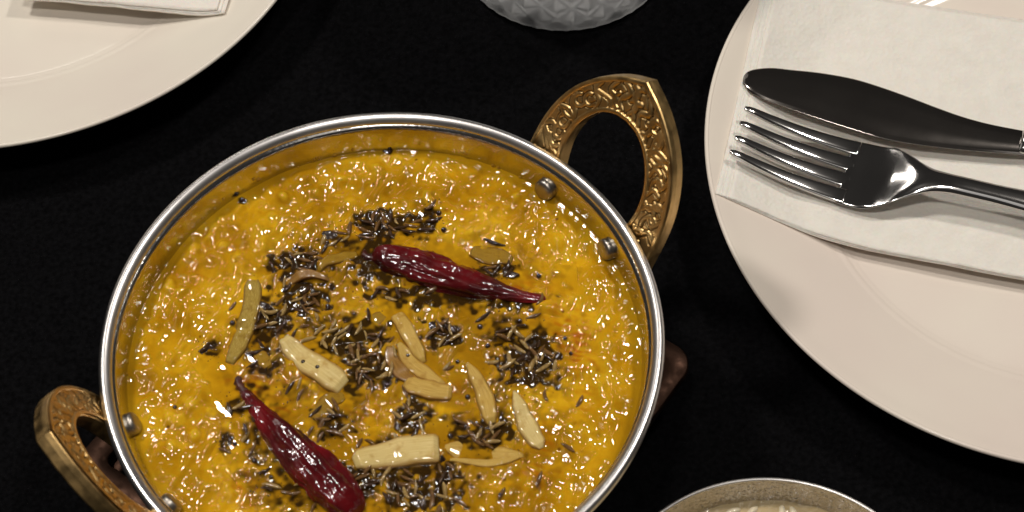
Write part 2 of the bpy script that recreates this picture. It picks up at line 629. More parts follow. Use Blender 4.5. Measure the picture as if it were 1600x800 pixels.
# knife -------------------------------------------------------------
KZ = 0.0166
top = smooth_prof([(-107.6, 37.2), (-106.6, 40.6), (-103.6, 42.7), (-97, 43.2), (-90, 41.9), (-80, 39.9), (-69, 36.6), (-60, 32.4), (-50.5, 27.2), (-42, 22.2), (-34, 17.8), (-26, 14.3), (-18, 11.6), (-11.4, 9.6)], 5)
bot = smooth_prof([(-107.6, 37.2), (-106.0, 33.8), (-102.5, 30.8), (-96, 26.9), (-88, 22.7), (-80.5, 18.9), (-71, 14.3), (-62, 10.2), (-52, 7.2), (-44, 5.4), (-36.5, 3.9), (-28, 2.4), (-19.5, 1.0), (-12.9, 0.0)], 5)
ax = np.array([0.945, -0.327])
knife = empty('table_knife', (RPX, RPY, 0))
tag(knife, 'steel table knife with broad blade lying above the fork on the napkin', 'knife')
# cross-section from spine (top outline) to cutting edge (bottom outline)
ws = np.array([0.0, 0.012, 0.04, 0.3, 0.6, 0.885, 0.93, 0.985, 1.0])
zt = np.array([0.0, 0.45, 0.62, 0.78, 0.78, 0.62, 0.34, 0.04, -0.05])
zb = -np.array([0.0, 0.45, 0.62, 0.78, 0.78, 0.62, 0.40, 0.14, 0.05])
Vt = []
for zz in (zt, zb[::-1]):
    w_ = ws if zz is zt else ws[::-1]
    P = top[:, None, :] * (1 - w_)[None, :, None] + bot[:, None, :] * w_[None, :, None]
    Pz = np.tile(zz, (len(top), 1)) * np.minimum(1, np.linspace(0.3, 6, len(top)))[:, None]
    Vt.append(np.concatenate([P, Pz[..., None]], -1))
Vk = np.concatenate(Vt, 1)
slope = 0.0 + (Vk[..., 0] + 107) * -0.022
Vk = Vk * 0.001
Vk[..., 2] += KZ + 0.0022 + slope * 0.001
nu, nv = Vk.shape[:2]
mesh_obj('blade', Vk.reshape(-1, 3), grid_faces(nu, nv, closed_v=True), M['steel_blade'], knife)
secs = []
for s_, hw, ht in [(-4.5, 4.5, .8), (-3.5, 5.0, 1.8), (-1, 5.1, 2.5), (3, 5.2, 2.8), (20, 6.2, 3.0), (50, 8.0, 3.4), (80, 9.3, 3.6), (95, 9.4, 3.6), (103, 7.5, 3.2), (107, 3.5, 1.8)]:
    c = np.array([-11.6, 4.6]) + ax * s_
    z = (KZ + 0.0022) * 1000 + (c[0] + 107) * -0.022 + 0.2
    secs.append((np.array([c[0], c[1], z]) * .001, np.array([-ax[1], ax[0], 0]), np.array([0, 0, 1.]), hw * .001, ht * .001))
V, F = loft(secs, 24, 2.4)
mesh_obj('handle', V, F, M['steel_cut'], knife)

# fork --------------------------------------------------------------
fork = empty('dinner_fork', (RPX, RPY, 0))
tag(fork, 'shiny steel four-tined fork lying below the knife on the napkin', 'fork')
fo = np.array([-112.6, 14.2])
fd = np.array([math.cos(R(-21.6)), math.sin(R(-21.6))])
fs = np.array([-fd[1], fd[0]])


def fz(x):
    return np.interp(x, [0, 6, 15, 25, 34, 42, 50, 55, 60, 66, 75, 100, 130, 170, 205],
                     [24.0, 21.6, 18.6, 16.2, 14.9, 14.4, 15.0, 16.6, 19.2, 21.4, 22.2, 21.6, 20.0, 18.4, 18.0])


def fsm(x):
    return np.mean([fz(x + d) for d in np.linspace(-5, 5, 11)], 0)


def fpt(x, y, dz=0.0):
    bend = 0.0 if x < 68 else (x - 68) ** 1.0 * 0.05
    p = fo + fd * x + fs * (y + bend * 0.6)
    # the head is a little dished across
    return np.array([p[0], p[1], fsm(x) + dz + (0.0030 * y * y if x < 62 else 0)]) * .001


S3 = np.array([fs[0], fs[1], 0.0])
U3 = np.array([0, 0, 1.0])
# one mesh per tine
for kk in range(4):
    y1 = (kk - 1.5) * 6.9
    y0 = (kk - 1.5) * 6.35
    secs = []
    for x in np.r_[0.4, 1.0, 2.0, np.linspace(4, 41.5, 70)]:
        f = min(x / 40.0, 1)
        yy = y0 + (y1 - y0) * f
        hw = 0.5 + 0.25 * min(x, 2) + 1.95 * f ** 0.8
        ht = 0.6 + .35 * min(1, x / 3)
        secs.append((fpt(x, yy), S3, U3, hw * .001, ht * .001))
    V, F = loft(secs, 40, 3.6)
    mesh_obj('tine', V, F, M['steel_cut'], fork)
# body of the head: a dished strip that narrows to the neck and runs on as the handle
xs_ = np.r_[38.6, 39.2, 40.2, np.linspace(42, 60, 19), np.linspace(61, 80, 20), np.linspace(84, 205, 26), 207, 208.2]
hwf = lambda x: np.interp(x, [38, 42, 47, 52, 56, 60, 64, 68, 74, 90, 130, 180, 198, 205, 208.2], [13.5, 13.9, 13.9, 13.0, 11.3, 8.8, 6.3, 4.6, 3.9, 3.8, 5.5, 9.5, 9.5, 6.5, 1.0])
htf = lambda x: np.interp(x, [38, 40, 55, 66, 75, 120, 208], [0.4, 0.95, 1.0, 1.7, 2.0, 1.6, 1.1])
ny = 25
rows_t, rows_b = [], []
for x in xs_:
    hw = np.mean([hwf(x + d) for d in (-1.5, 0, 1.5)])
    ht = htf(x)
    yy = np.linspace(-1, 1, ny)
    dish = (0.0030 + .010 * sstep(46, 58, x)) * (yy * hw) ** 2 * (1 - sstep(58, 68, x))
    crown = ht * (1 - np.abs(yy) ** 3.2 * 0.85)
    bend = 0.0 if x < 68 else (x - 68) * 0.03
    P = fo[None] + fd[None] * x + fs[None] * (yy * hw + bend)[:, None]
    zc = fsm(x)
    rows_t.append(np.c_[P, zc + dish + crown])
    rows_b.append(np.c_[P, zc + dish - crown])
T = np.array(rows_t)
B = np.array(rows_b)[:, ::-1]
Vb = np.concatenate([T, B], 1) * .001
nu, nv = Vb.shape[:2]
Fb = [tuple(f) for f in grid_faces(nu, nv, closed_v=True)] + [tuple(range(nv)), tuple(range(nu * nv - 1, nu * nv - nv - 1, -1))]
mesh_obj('fork_body', Vb.reshape(-1, 3), Fb, M['steel_cut'], fork)

# ------------------------------------------------------------------ the curry pan
KX, KY, KH = -0.041009, -0.069893, 0.067638
DALZ = 0.0548
RIN = 0.0784
pan = empty('curry_pan', (KX, KY, 0))
tag(pan, 'round steel curry pan with two engraved brass handles', 'pan')
inner = smooth_prof([(0.0001, 0.0235), (0.05, 0.0236), (0.064, 0.0252), (0.0725, 0.0300), (0.0768, 0.0380), (RIN - 0.0004, 0.0470),
                     (RIN, 0.0548), (0.0790, 0.0590), (0.0797, 0.0630), (0.0803, 0.0649), (0.0814, 0.0657)], 6)
outer = smooth_prof([(0.0822, 0.0656), (0.0811, 0.0636), (0.0803, 0.0600), (0.0797, 0.0480), (0.0780, 0.0370), (0.0735, 0.0275), (0.0650, 0.0225), (0.05, 0.0215), (0.0001, 0.0215)], 6)
V, F = lathe(np.vstack([inner, outer]), 256)
mesh_obj('pan_wall', V, F, M['steel_wall'], pan)
# the rolled rim: inner step, shallow groove, bead
rim_prof = smooth_prof([(0.08125, 0.0653), (0.0811, 0.0662), (0.0814, 0.0669), (0.0822, 0.0677), (0.0832, 0.0682), (0.0842, 0.0680),
                        (0.0849, 0.0671), (0.0850, 0.0660), (0.0843, 0.0650), (0.0832, 0.0645), (0.0820, 0.0647), (0.08125, 0.0653)], 4)[:-1]
tt = np.linspace(0, 2 * PI, 320, endpoint=False)
wob = 1 + 0.0012 * np.sin(3 * tt + 1) + 0.0008 * np.sin(7 * tt)
V = np.stack([np.outer(np.cos(tt) * wob, rim_prof[:, 0]), np.outer(np.sin(tt) * wob, rim_prof[:, 0]), np.tile(rim_prof[:, 1], (320, 1))], -1).reshape(-1, 3)
mesh_obj('rim', V, grid_faces(320, len(rim_prof), True, True), M['steel_rim'], pan)
# rivets
for ang in (47.3, 25.2, -167.0, -144.6):
    a = R(ang)
    pr = smooth_prof([(0.0001, 0.0014), (0.0016, 0.00135), (0.0027, 0.0011), (0.0033, 0.0006), (0.0035, -0.0002), (0.0035, -0.0025)], 4)
    V, F = lathe(pr, 28)
    ti = R(22)
    d = np.array([-math.cos(a) * math.cos(ti), -math.sin(a) * math.cos(ti), math.sin(ti)])
    s_ = np.array([-math.sin(a), math.cos(a), 0])
    u_ = np.cross(d, s_)
    c = np.array([math.cos(a), math.sin(a), 0]) * (RIN - 0.0009) + np.array([0, 0, 0.0576])
    V = c + V[:, :1] * s_ + V[:, 1:2] * u_ + V[:, 2:] * d
    mesh_obj('rivet', V, F, M['rivet'], pan)

# handles: a pointed arch of cast brass with scrollwork on its face
HO = [(28.6, -9), (28.6, -2), (28.5, 5), (27.8, 12.5), (25.6, 21.0), (21.6, 29.3), (15.8, 36.4), (8.4, 42.3), (0, 46.6)]
HI = [(13.5, -9), (15.0, -3), (16.4, 3), (17.2, 9.5), (16.3, 16.5), (13.7, 22.6), (9.7, 27.6), (4.9, 30.6), (0, 31.5)]


def half_to_full(P):
    h = smooth_prof(P, 26)
    m = h[::-1][1:] * np.array([-1, 1])
    return np.vstack([h, m])


HOF, HIF = half_to_full(HO), half_to_full(HI)
NT_ = len(HOF)
NW = 62
g = np.random.default_rng(77)
mid = (HOF + HIF) / 2
arc = np.r_[0, np.cumsum(np.hypot(*np.diff(mid, axis=0).T))]
wid = np.hypot(*(HOF - HIF).T)
LEN = arc[-1]


def scroll_strokes():
    S = []
    s = 2.0
    flip = 1
    while s < LEN - 2:
        w0, w1 = 2.2, 12.2
        kind = g.integers(0, 4)
        lean = flip * g.uniform(1.5, 4.5)
        if kind == 0:      # S-shaped tendril from border to border
            t_ = np.linspace(0, 1, 16)
            S.append(np.c_[s + lean * (t_ - .5) * 1.4 + 1.3 * np.sin(t_ * 2 * PI), w0 + (w1 - w0) * t_])
        elif kind == 1:    # curl
            t_ = np.linspace(0, 1.35 * PI, 20)
            rr = 1.4 + 1.5 * t_ / PI
            c = (s + .8, g.uniform(5.5, 9))
            S.append(np.c_[c[0] + rr * np.cos(t_ * flip + 1), c[1] + rr * np.sin(t_ * flip + 1) * 1.1])
        elif kind == 2:    # leaf: two arcs meeting
            t_ = np.linspace(0, 1, 14)
            for q in (-1, 1):
                S.append(np.c_[s + lean * (t_ - .5) * 1.5 + q * 1.25 * np.sin(t_ * PI), w0 + .3 + (w1 - w0 - .8) * t_])
        else:              # hook and comma
            t_ = np.linspace(0, 1, 14)
            S.append(np.c_[s + 2.0 * np.sin(t_ * PI) * flip, w0 + 6.0 * t_])
            S.append(np.c_[s + 1.6 - 2.2 * np.sin(t_ * PI * .9) * flip, w1 - 5.5 * t_])
        s += g.uniform(2.7, 3.4) if kind != 1 else g.uniform(4.0, 4.8)
        flip *= -1 if g.random() < .55 else 1
    return S


SS, WW = np.meshgrid(arc, np.linspace(0, 1, NW), indexing='ij')
WM = WW * wid[:, None]
dist = np.full(SS.shape, 9.0)
for st_ in scroll_strokes():
    for i in range(len(st_) - 1):
        a_, b_ = st_[i], st_[i + 1]
        d_ = b_ - a_
        L2 = d_ @ d_ + 1e-9
        tq = np.clip(((SS - a_[0]) * d_[0] + (WM * (14.4 / np.maximum(wid[:, None], 1)) - a_[1]) * d_[1]) / L2, 0, 1)
        dd = np.hypot(SS - a_[0] - tq * d_[0], WM * (14.4 / wid[:, None]) - a_[1] - tq * d_[1])
        dist = np.minimum(dist, dd)
field = np.sqrt(np.clip(1 - (dist / 0.95) ** 2, 0, 1)) * 0.62
bord = np.maximum(1 - sstep(1.15, 1.65, WM), sstep(-1.75, -1.25, WM - wid[:, None])) * 0.75
inner_groove = 1 - np.exp(-((WM - 1.9) / .4) ** 2) * .6
field = np.maximum(field, 0.40 * sstep(0.98, 1.45, dist))
HF = np.maximum(field * (bord < .4), bord)
HF *= 1.2
HF -= 0.12 * (1 - sstep(0, 0.4, WM)) + 0.12 * sstep(-.4, 0, WM - wid[:, None])
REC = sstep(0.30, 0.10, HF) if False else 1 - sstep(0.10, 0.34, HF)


def make_handle(phi, al, r0, z0, mat, thick=5.2):
    phi, al = R(phi), R(al)
    O = np.array([r0 * math.cos(phi), r0 * math.sin(phi), z0])
    U = np.array([-math.sin(phi), math.cos(phi), 0])
    Vv = np.array([math.cos(phi) * math.cos(al), math.sin(phi) * math.cos(al), math.sin(al)])
    N = np.cross(U, Vv)
    if N[2] < 0:
        N = -N

    def P(uv, h):
        return O + (uv[..., :1] * U + uv[..., 1:] * Vv + h[..., None] * N) * 0.001  
    UVg = HIF[:, None, :] * (1 - WW[..., None]) + HOF[:, None, :] * WW[..., None]
    # body: sides and back, edges rounded and a bit wavy from casting
    cs = []
    wav = 0.0 * arc
    for off_, h in ((0.35, -0.02), (0.0, -0.35), (-0.15, -2.0), (0.0, -thick + .5), (0.5, -thick)):
        dirv = (HIF - HOF) / wid[:, None]
        cs.append((HOF + dirv * off_, h))
    left = [(HIF - (HIF - HOF) / wid[:, None] * o_, h) for o_, h in ((0.5, -thick), (0.0, -thick + .5), (-0.1, -2.0), (0.0, -0.35), (0.35, -0.02))]
    rows = []
    for q, h in cs + left:
        rows.append(P(q, np.full(len(q), h) + (wav * 0.5 if h < -1 else 0)))
    G = np.stack(rows, 1)
    nn, mm_ = G.shape[:2]
    F = [tuple(f) for f in grid_faces(nn, mm_, closed_v=True)]
    F.append(tuple(range(mm_)))
    F.append(tuple(range(nn * mm_ - 1, nn * mm_ - mm_ - 1, -1)))
    h_ = mesh_obj('handle', G.reshape(-1, 3), F, mat, pan, smooth=False)
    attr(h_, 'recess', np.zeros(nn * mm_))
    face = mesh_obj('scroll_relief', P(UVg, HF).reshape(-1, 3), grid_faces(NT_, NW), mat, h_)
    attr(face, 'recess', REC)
    # mounting strap that the rivets go through, hugging the wall under the rim
    aa = np.linspace(-0.27, 0.27, 30) + phi
    pr_ = [(0.0799, 0.0620), (0.0824, 0.0618), (0.0828, 0.0606), (0.0828, 0.0535), (0.0822, 0.0522), (0.0796, 0.0520)]
    G = np.array([[(r * math.cos(a), r * math.sin(a), z) for r, z in pr_] for a in aa])
    F = [tuple(f) for f in grid_faces(30, len(pr_), closed_v=True)] + [tuple(range(6)), tuple(range(30 * 6 - 1, 29 * 6 - 1, -1))]
    s_ = mesh_obj('mounting_strap', G.reshape(-1, 3), F, mat, h_, smooth=False)
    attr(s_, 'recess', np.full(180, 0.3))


make_handle(36.5, 60.0, 0.0828, 0.0622, M['brass'])
make_handle(205.9, 67.0, 0.0811, 0.0600, M['brass'])

# ------------------------------------------------------------------ copper stand under the pan
stand = empty('square_stand', (KX - 0.0024, KY + 0.0011, 0), R(7.0 - 45))
tag(stand, 'square copper stand with rounded corners under the curry pan', 'stand')


def rsq(h, rad, n=8):
    out = []
    for cx, cy, a0 in ((1, 1, 0), (-1, 1, 90), (-1, -1, 180), (1, -1, 270)):
        for i in range(n + 1):
            a = R(a0 + 90 * i / n)
            out.append((cx * (h - rad) + rad * math.cos(a), cy * (h - rad) + rad * math.sin(a)))
    return np.array(out)


HS = 0.0715
loops = []
for h, rad, z in ((HS, .008, .0165), (HS + .0004, .008, .0170), (HS + .0004, .008, .0200), (HS, .008, .0205), (HS - .0075, .003, .0205), (HS - .0079, .003, .0200), (HS - .0079, .003, .0170), (HS - .0075, .003, .0165)):
    q = rsq(h, rad)
    loops.append(np.c_[q, np.full(len(q), z)])
G = np.stack(loops, 1)
fr = mesh_obj('frame', G.reshape(-1, 3), grid_faces(G.shape[0], 8, True, True), M['copper'], stand, smooth=False)
for sx, sy in ((1, 1), (-1, 1), (-1, -1), (1, -1)):
    V, F = lathe(smooth_prof([(0.0001, .0168), (.0042, .0168), (.0040, .012), (.0032, .006), (.0044, .002), (.0044, .0003), (.0001, .0003)], 4), 20)
    mesh_obj('leg', V + np.array([sx * (HS - .009), sy * (HS - .009), 0]), F, M['copper'], stand)

# ------------------------------------------------------------------ the dal: a real height field
ND = 880
SZ = 0.1600
gx = (np.arange(ND) / (ND - 1) - .5) * SZ
DX, DY = np.meshgrid(gx, gx, indexing='ij')
RR = np.hypot(DX, DY)


def dl(px, py, z=DALZ):
    x, y = at(px, py, z)
    return x - KX, y - KY


# clumps of cumin: pixel centre, half extents, count, angle, words for the label
CL = [
    (602, 352, 42, 17, 20, 'cumin seed fried dark at the blunt upper end of the upper chilli', 'cumin seeds above the upper chilli'),
    (463, 412, 30, 20, 13, 'dark cumin seed in the upper left clump behind the twisted shallot sliver', 'cumin seeds in the upper left clump'),
    (470, 468, 36, 22, 17, 'dark cumin seed in front of the twisted shallot sliver', 'cumin seeds in front of the shallot sliver'),
    (422, 508, 30, 24, 13, 'dark cumin seed right of the wrinkled oil-soaked garlic slice', 'cumin seeds beside the wrinkled garlic slice'),
    (540, 378, 36, 14, 9, 'cumin seed in the oily patch left of the upper chilli', 'cumin seeds left of the upper chilli'),
    (548, 535, 46, 26, 26, 'cumin seed in the central clump above the pale spotted garlic slice', 'cumin seeds in the middle of the dal'),
    (580, 578, 32, 26, 20, 'cumin seed in the central clump right of the pale spotted garlic slice', 'cumin seeds right of the spotted garlic'),
    (690, 525, 24, 18, 11, 'dark cumin seed right of the upright golden garlic sliver', 'cumin seeds right of the upright garlic sliver'),
    (500, 505, 26, 14, 6, 'cumin seed lying between the left clumps', 'cumin seeds between the left clumps'),
    (646, 648, 20, 24, 11, 'cumin seed below the curved central garlic slices', 'cumin seeds below the central garlic'),
    (516, 664, 24, 19, 11, 'cumin seed beside the middle of the lower chilli', 'cumin seeds beside the lower chilli'),
    (600, 748, 54, 14, 15, 'cumin seed just in front of the thick cut garlic piece', 'cumin seeds along the thick garlic piece'),
    (655, 772, 52, 24, 26, 'cumin seed in the big brown clump at the front of the pan', 'cumin seeds in the front clump'),
    (760, 678, 42, 18, 18, 'cumin seed behind the pointed garlic slice at lower right', 'cumin seeds behind the pointed garlic slice'),
    (822, 560, 38, 34, 32, 'cumin seed in the dark round clump at the right', 'cumin seeds in the right clump'),
    (790, 515, 26, 18, 7, 'cumin seed at the upper edge of the dark right clump', 'cumin seeds above the right clump'),
    (775, 424, 28, 10, 7, 'cumin seed behind the thin tip of the upper chilli', 'cumin seeds behind the upper chilli'),
    (640, 458, 62, 7, 8, 'cumin seed along the near side of the upper chilli', 'cumin seeds along the upper chilli'),
    (694, 742, 18, 12, 5, 'cumin seed in front of the thick garlic end', 'cumin seeds by the thick garlic end'),
    (372, 636, 18, 9, 4, 'cumin seed left of the stalk of the lower chilli', 'cumin seeds left of the lower chilli'),
    (352, 692, 10, 9, 3, 'cumin seed in the small dark spot left of the lower chilli', 'cumin seeds in the small left spot'),
    (394, 690, 12, 26, 6, 'cumin seed along the left flank of the lower chilli', 'cumin seeds along the lower chilli'),
    (415, 755, 22, 20, 4, 'cumin seed in the dal left of the fat end of the lower chilli', 'cumin seeds near the fat chilli end'),
    (470, 775, 26, 18, 5, 'cumin seed below the fat end of the lower chilli', 'cumin seeds below the lower chilli'),
    (668, 348, 16, 20, 6, 'dark cumin seed in the little spot behind the upper chilli', 'cumin seeds behind the upper chilli body'),
    (412, 566, 24, 20, 6, 'cumin seed in front of the wrinkled garlic slice', 'cumin seeds in front of the wrinkled garlic'),
    (330, 546, 14, 8, 2, 'cumin seed beside the dark shard left of the wrinkled garlic slice', 'cumin seeds by the left shard'),
    (462, 610, 24, 14, 4, 'cumin seed below the pale spotted garlic slice', 'cumin seeds below the spotted garlic'),
    (610, 700, 30, 12, 4, 'cumin seed behind the thick cut garlic piece', 'cumin seeds behind the thick garlic'),
]
SINGLES = [(846, 474, 62, 'cumin seed at the tip of the upper chilli'), (906, 626, 60, 'lone cumin seed in the plain dal at the right'),
           (888, 702, -40, 'lone cumin seed in the plain dal at lower right'), (842, 750, 70, 'lone cumin seed right of the pointed garlic slice'),
           (784, 776, 60, 'lone cumin seed near the front edge at lower right')]

stain = np.zeros((ND, ND))
red = np.zeros((ND, ND))
wet = np.zeros((ND, ND))


def blob(arr, px, py, ax_, ay_, s, soft=0.35):
    x, y = dl(px, py)
    sc_x, sc_y = 5.15, 4.35  # px per mm here
    q = np.sqrt(((DX - x) / (ax_ / sc_x * .001)) ** 2 + ((DY - y) / (ay_ / sc_y * .001)) ** 2)
    np.maximum(arr, s * (1 - sstep(1 - soft, 1 + soft, q + 0.22 * EDGE)), out=arr)


EDGE = band_noise(ND, SZ, 0.008, 9) * .8 + band_noise(ND, SZ, 0.0035, 10) * .6
DENS = {0: .95, 1: .9, 2: .95, 3: .92, 4: .45, 5: .8, 6: .85, 7: .8, 8: .4, 9: .75, 10: .7, 11: .7, 12: .75, 13: .8, 14: .97, 15: .5, 16: .8, 17: .7, 18: .8, 19: .55, 20: .8, 21: .5, 22: .3, 23: .45, 24: .7, 25: .6, 26: .7, 27: .3, 28: .5}
for i, (px, py, a, b, c_, _, _) in enumerate(CL):
    blob(stain, px, py, a * 1.22, b * 1.3, DENS[i], 0.38)
    blob(wet, px, py, a * 1.7, b * 2.0, .95, 0.6)
for q in [(600, 420, 60, 26, .8), (585, 400, 30, 32, .9), (700, 470, 90, 14, .75), (790, 475, 60, 16, .7), (430, 690, 34, 60, .45), (480, 760, 60, 30, .6), (563, 760, 22, 34, .8), (395, 610, 25, 18, .5),
          (640, 730, 60, 12, .6), (705, 655, 20, 10, .4), (560, 640, 30, 20, .35), (860, 585, 26, 20, .5), (378, 314, 8, 5, .8), (608, 236, 10, 4, .8), (780, 620, 20, 40, .4), (765, 722, 60, 12, .35), (375, 745, 10, 8, .4)]:
    blob(stain, *q[:4], q[4], 0.6)
for q in [(895, 535, 26, 34, .75), (870, 490, 40, 20, .45), (905, 570, 18, 14, .8), (560, 360, 60, 14, .5), (400, 600, 30, 20, .5), (385, 765, 16, 26, .7), (835, 740, 26, 16, .5), (915, 620, 12, 30, .4),
          (480, 590, 40, 20, .5), (430, 640, 26, 26, .45), (700, 610, 30, 14, .35), (850, 690, 14, 26, .6), (300, 430, 30, 16, .2), (720, 330, 50, 10, .25), (820, 450, 50, 12, .5), (590, 640, 50, 16, .3)]:
    blob(red, *q[:4], q[4] * .75, 0.9)
streak = band_noise(ND, SZ, 0.007, 21, R(65), 0.35)
red = np.clip(red * (0.65 + 0.5 * streak) + 0.10 * sstep(1.0, 2.0, streak), 0, .8)
for q in [(510, 420, 110, 80), (690, 440, 170, 60), (620, 560, 250, 110), (480, 700, 120, 90), (730, 700, 150, 80)]:
    blob(wet, *q, .78, .5)
# char stains are broken up, not airbrushed
br = band_noise(ND, SZ, 0.0042, 22)
stain = .95 * sstep(.12, .70, stain * (0.92 + 0.30 * br)) ** .9

# lentils: overlapping soft bumps
lent = np.zeros((ND, ND))
g2 = np.random.default_rng(5)
cell = SZ / (ND - 1)
LUMP = band_noise(ND, SZ, 0.022, 33)
for i in range(2000):
    a, rr_ = g2.uniform(0, 2 * PI), 0.079 * math.sqrt(g2.uniform())
    cx, cy = rr_ * math.cos(a), rr_ * math.sin(a)
    ix, iy = int((cx + SZ / 2) / cell), int((cy + SZ / 2) / cell)
    if not (0 <= ix < ND and 0 <= iy < ND) or g2.random() > .44 + .45 * LUMP[ix, iy]:
        continue
    ra = g2.uniform(.0011, .0030)
    rb = ra * g2.uniform(.5, .95)
    th = g2.uniform(0, PI)
    hgt = ra * rb / (2 * g2.uniform(.0022, .0046))
    w = int(ra / cell) + 2
    x0, x1, y0, y1 = max(ix - w, 0), min(ix + w, ND), max(iy - w, 0), min(iy + w, ND)
    dx, dy = DX[x0:x1, y0:y1] - cx, DY[x0:x1, y0:y1] - cy
    u_ = (dx * math.cos(th) + dy * math.sin(th)) / ra
    v_ = (-dx * math.sin(th) + dy * math.cos(th)) / rb
    hh = np.clip(1 - u_ * u_ - v_ * v_, 0, 1) * hgt
    lent[x0:x1, y0:y1] = np.maximum(lent[x0:x1, y0:y1], hh)
# tiny beads of oil and grain that catch the lamps
bead = np.zeros((ND, ND))
for i in range(330):
    a, rr_ = g2.uniform(0, 2 * PI), 0.078 * math.sqrt(g2.uniform())
    cx, cy = rr_ * math.cos(a), rr_ * math.sin(a)
    ra = g2.uniform(.00055, .00095)
    w = int(ra / cell) + 2
    ix, iy = int((cx + SZ / 2) / cell), int((cy + SZ / 2) / cell)
    x0, x1, y0, y1 = max(ix - w, 0), min(ix + w, ND), max(iy - w, 0), min(iy + w, ND)
    d2 = ((DX[x0:x1, y0:y1] - cx) ** 2 + (DY[x0:x1, y0:y1] - cy) ** 2) / ra ** 2
    bead[x0:x1, y0:y1] = np.maximum(bead[x0:x1, y0:y1], np.clip(1 - d2, 0, 1) ** .8 * ra * g2.uniform(.3, .5))
kern = np.exp(-np.arange(-8, 9) ** 2 / 15.0)
kern /= kern.sum()
for ax_ in (0, 1):
    lent = np.apply_along_axis(lambda m: np.convolve(m, kern, 'same'), ax_, lent)
k3 = np.array([.2, .6, .2])
for ax_ in (0, 1):
    bead = np.apply_along_axis(lambda m: np.convolve(m, k3, 'same'), ax_, bead)

big = band_noise(ND, SZ, 0.024, 1)
mid_ = band_noise(ND, SZ, 0.0085, 2)
med = band_noise(ND, SZ, 0.0040, 3)
swl = band_noise(ND, SZ, 0.011, 4, R(-28), 0.45)
fin = band_noise(ND, SZ, 0.0015, 5)
SIDE = np.clip(0.80 - 3.2 * DX + 2.2 * DY, 0.45, 1.05)
rough_mask = SIDE * np.clip(0.62 + 0.45 * band_noise(ND, SZ, 0.03, 6), 0.15, 1.1) * (1 - 0.25 * wet)
HD = 0.00055 * big + 0.00036 * mid_ + rough_mask * (1.15 * lent + 0.00008 * med) + 0.00022 * swl + bead * (.35 + .65 * np.clip(0.5 + band_noise(ND, SZ, .02, 12), 0, 1))
HD += 0.00007 * med * wet
HD -= 0.0005 * stain
edge = np.exp(-((RIN - RR) / 0.0028) ** 2)
HD = HD * (1 - edge * .85) + 0.0004 * np.exp(-((RIN - RR) / 0.0008) ** 2)
HD += 0.0006 * (1 - (RR / RIN) ** 2)


def hd(x, y):
    fx = min(max((x + SZ / 2) / cell, 0), ND - 2)
    fy = min(max((y + SZ / 2) / cell, 0), ND - 2)
    return DALZ + float(HD[int(fx), int(fy)])


MEN = []   # (points, radius): things the dal climbs up against


def meniscus(pts, rad, rise=0.0009):
    MEN.append((np.array(pts), rad, rise))


# ------------------------------------------------------------------ things on the dal (built in pan coordinates)
def curve_pts(pix, n=60, z=DALZ):
    P = np.array([dl(*p, z) for p in pix])
    return resample(smooth_prof(P, 12), n)


def resample(P, n):
    s = np.r_[0, np.cumsum(np.hypot(*np.diff(P[:, :2], axis=0).T))]
    t_ = np.linspace(0, s[-1], n)
    return np.stack([np.interp(t_, s, P[:, i]) for i in range(P.shape[1])], 1)


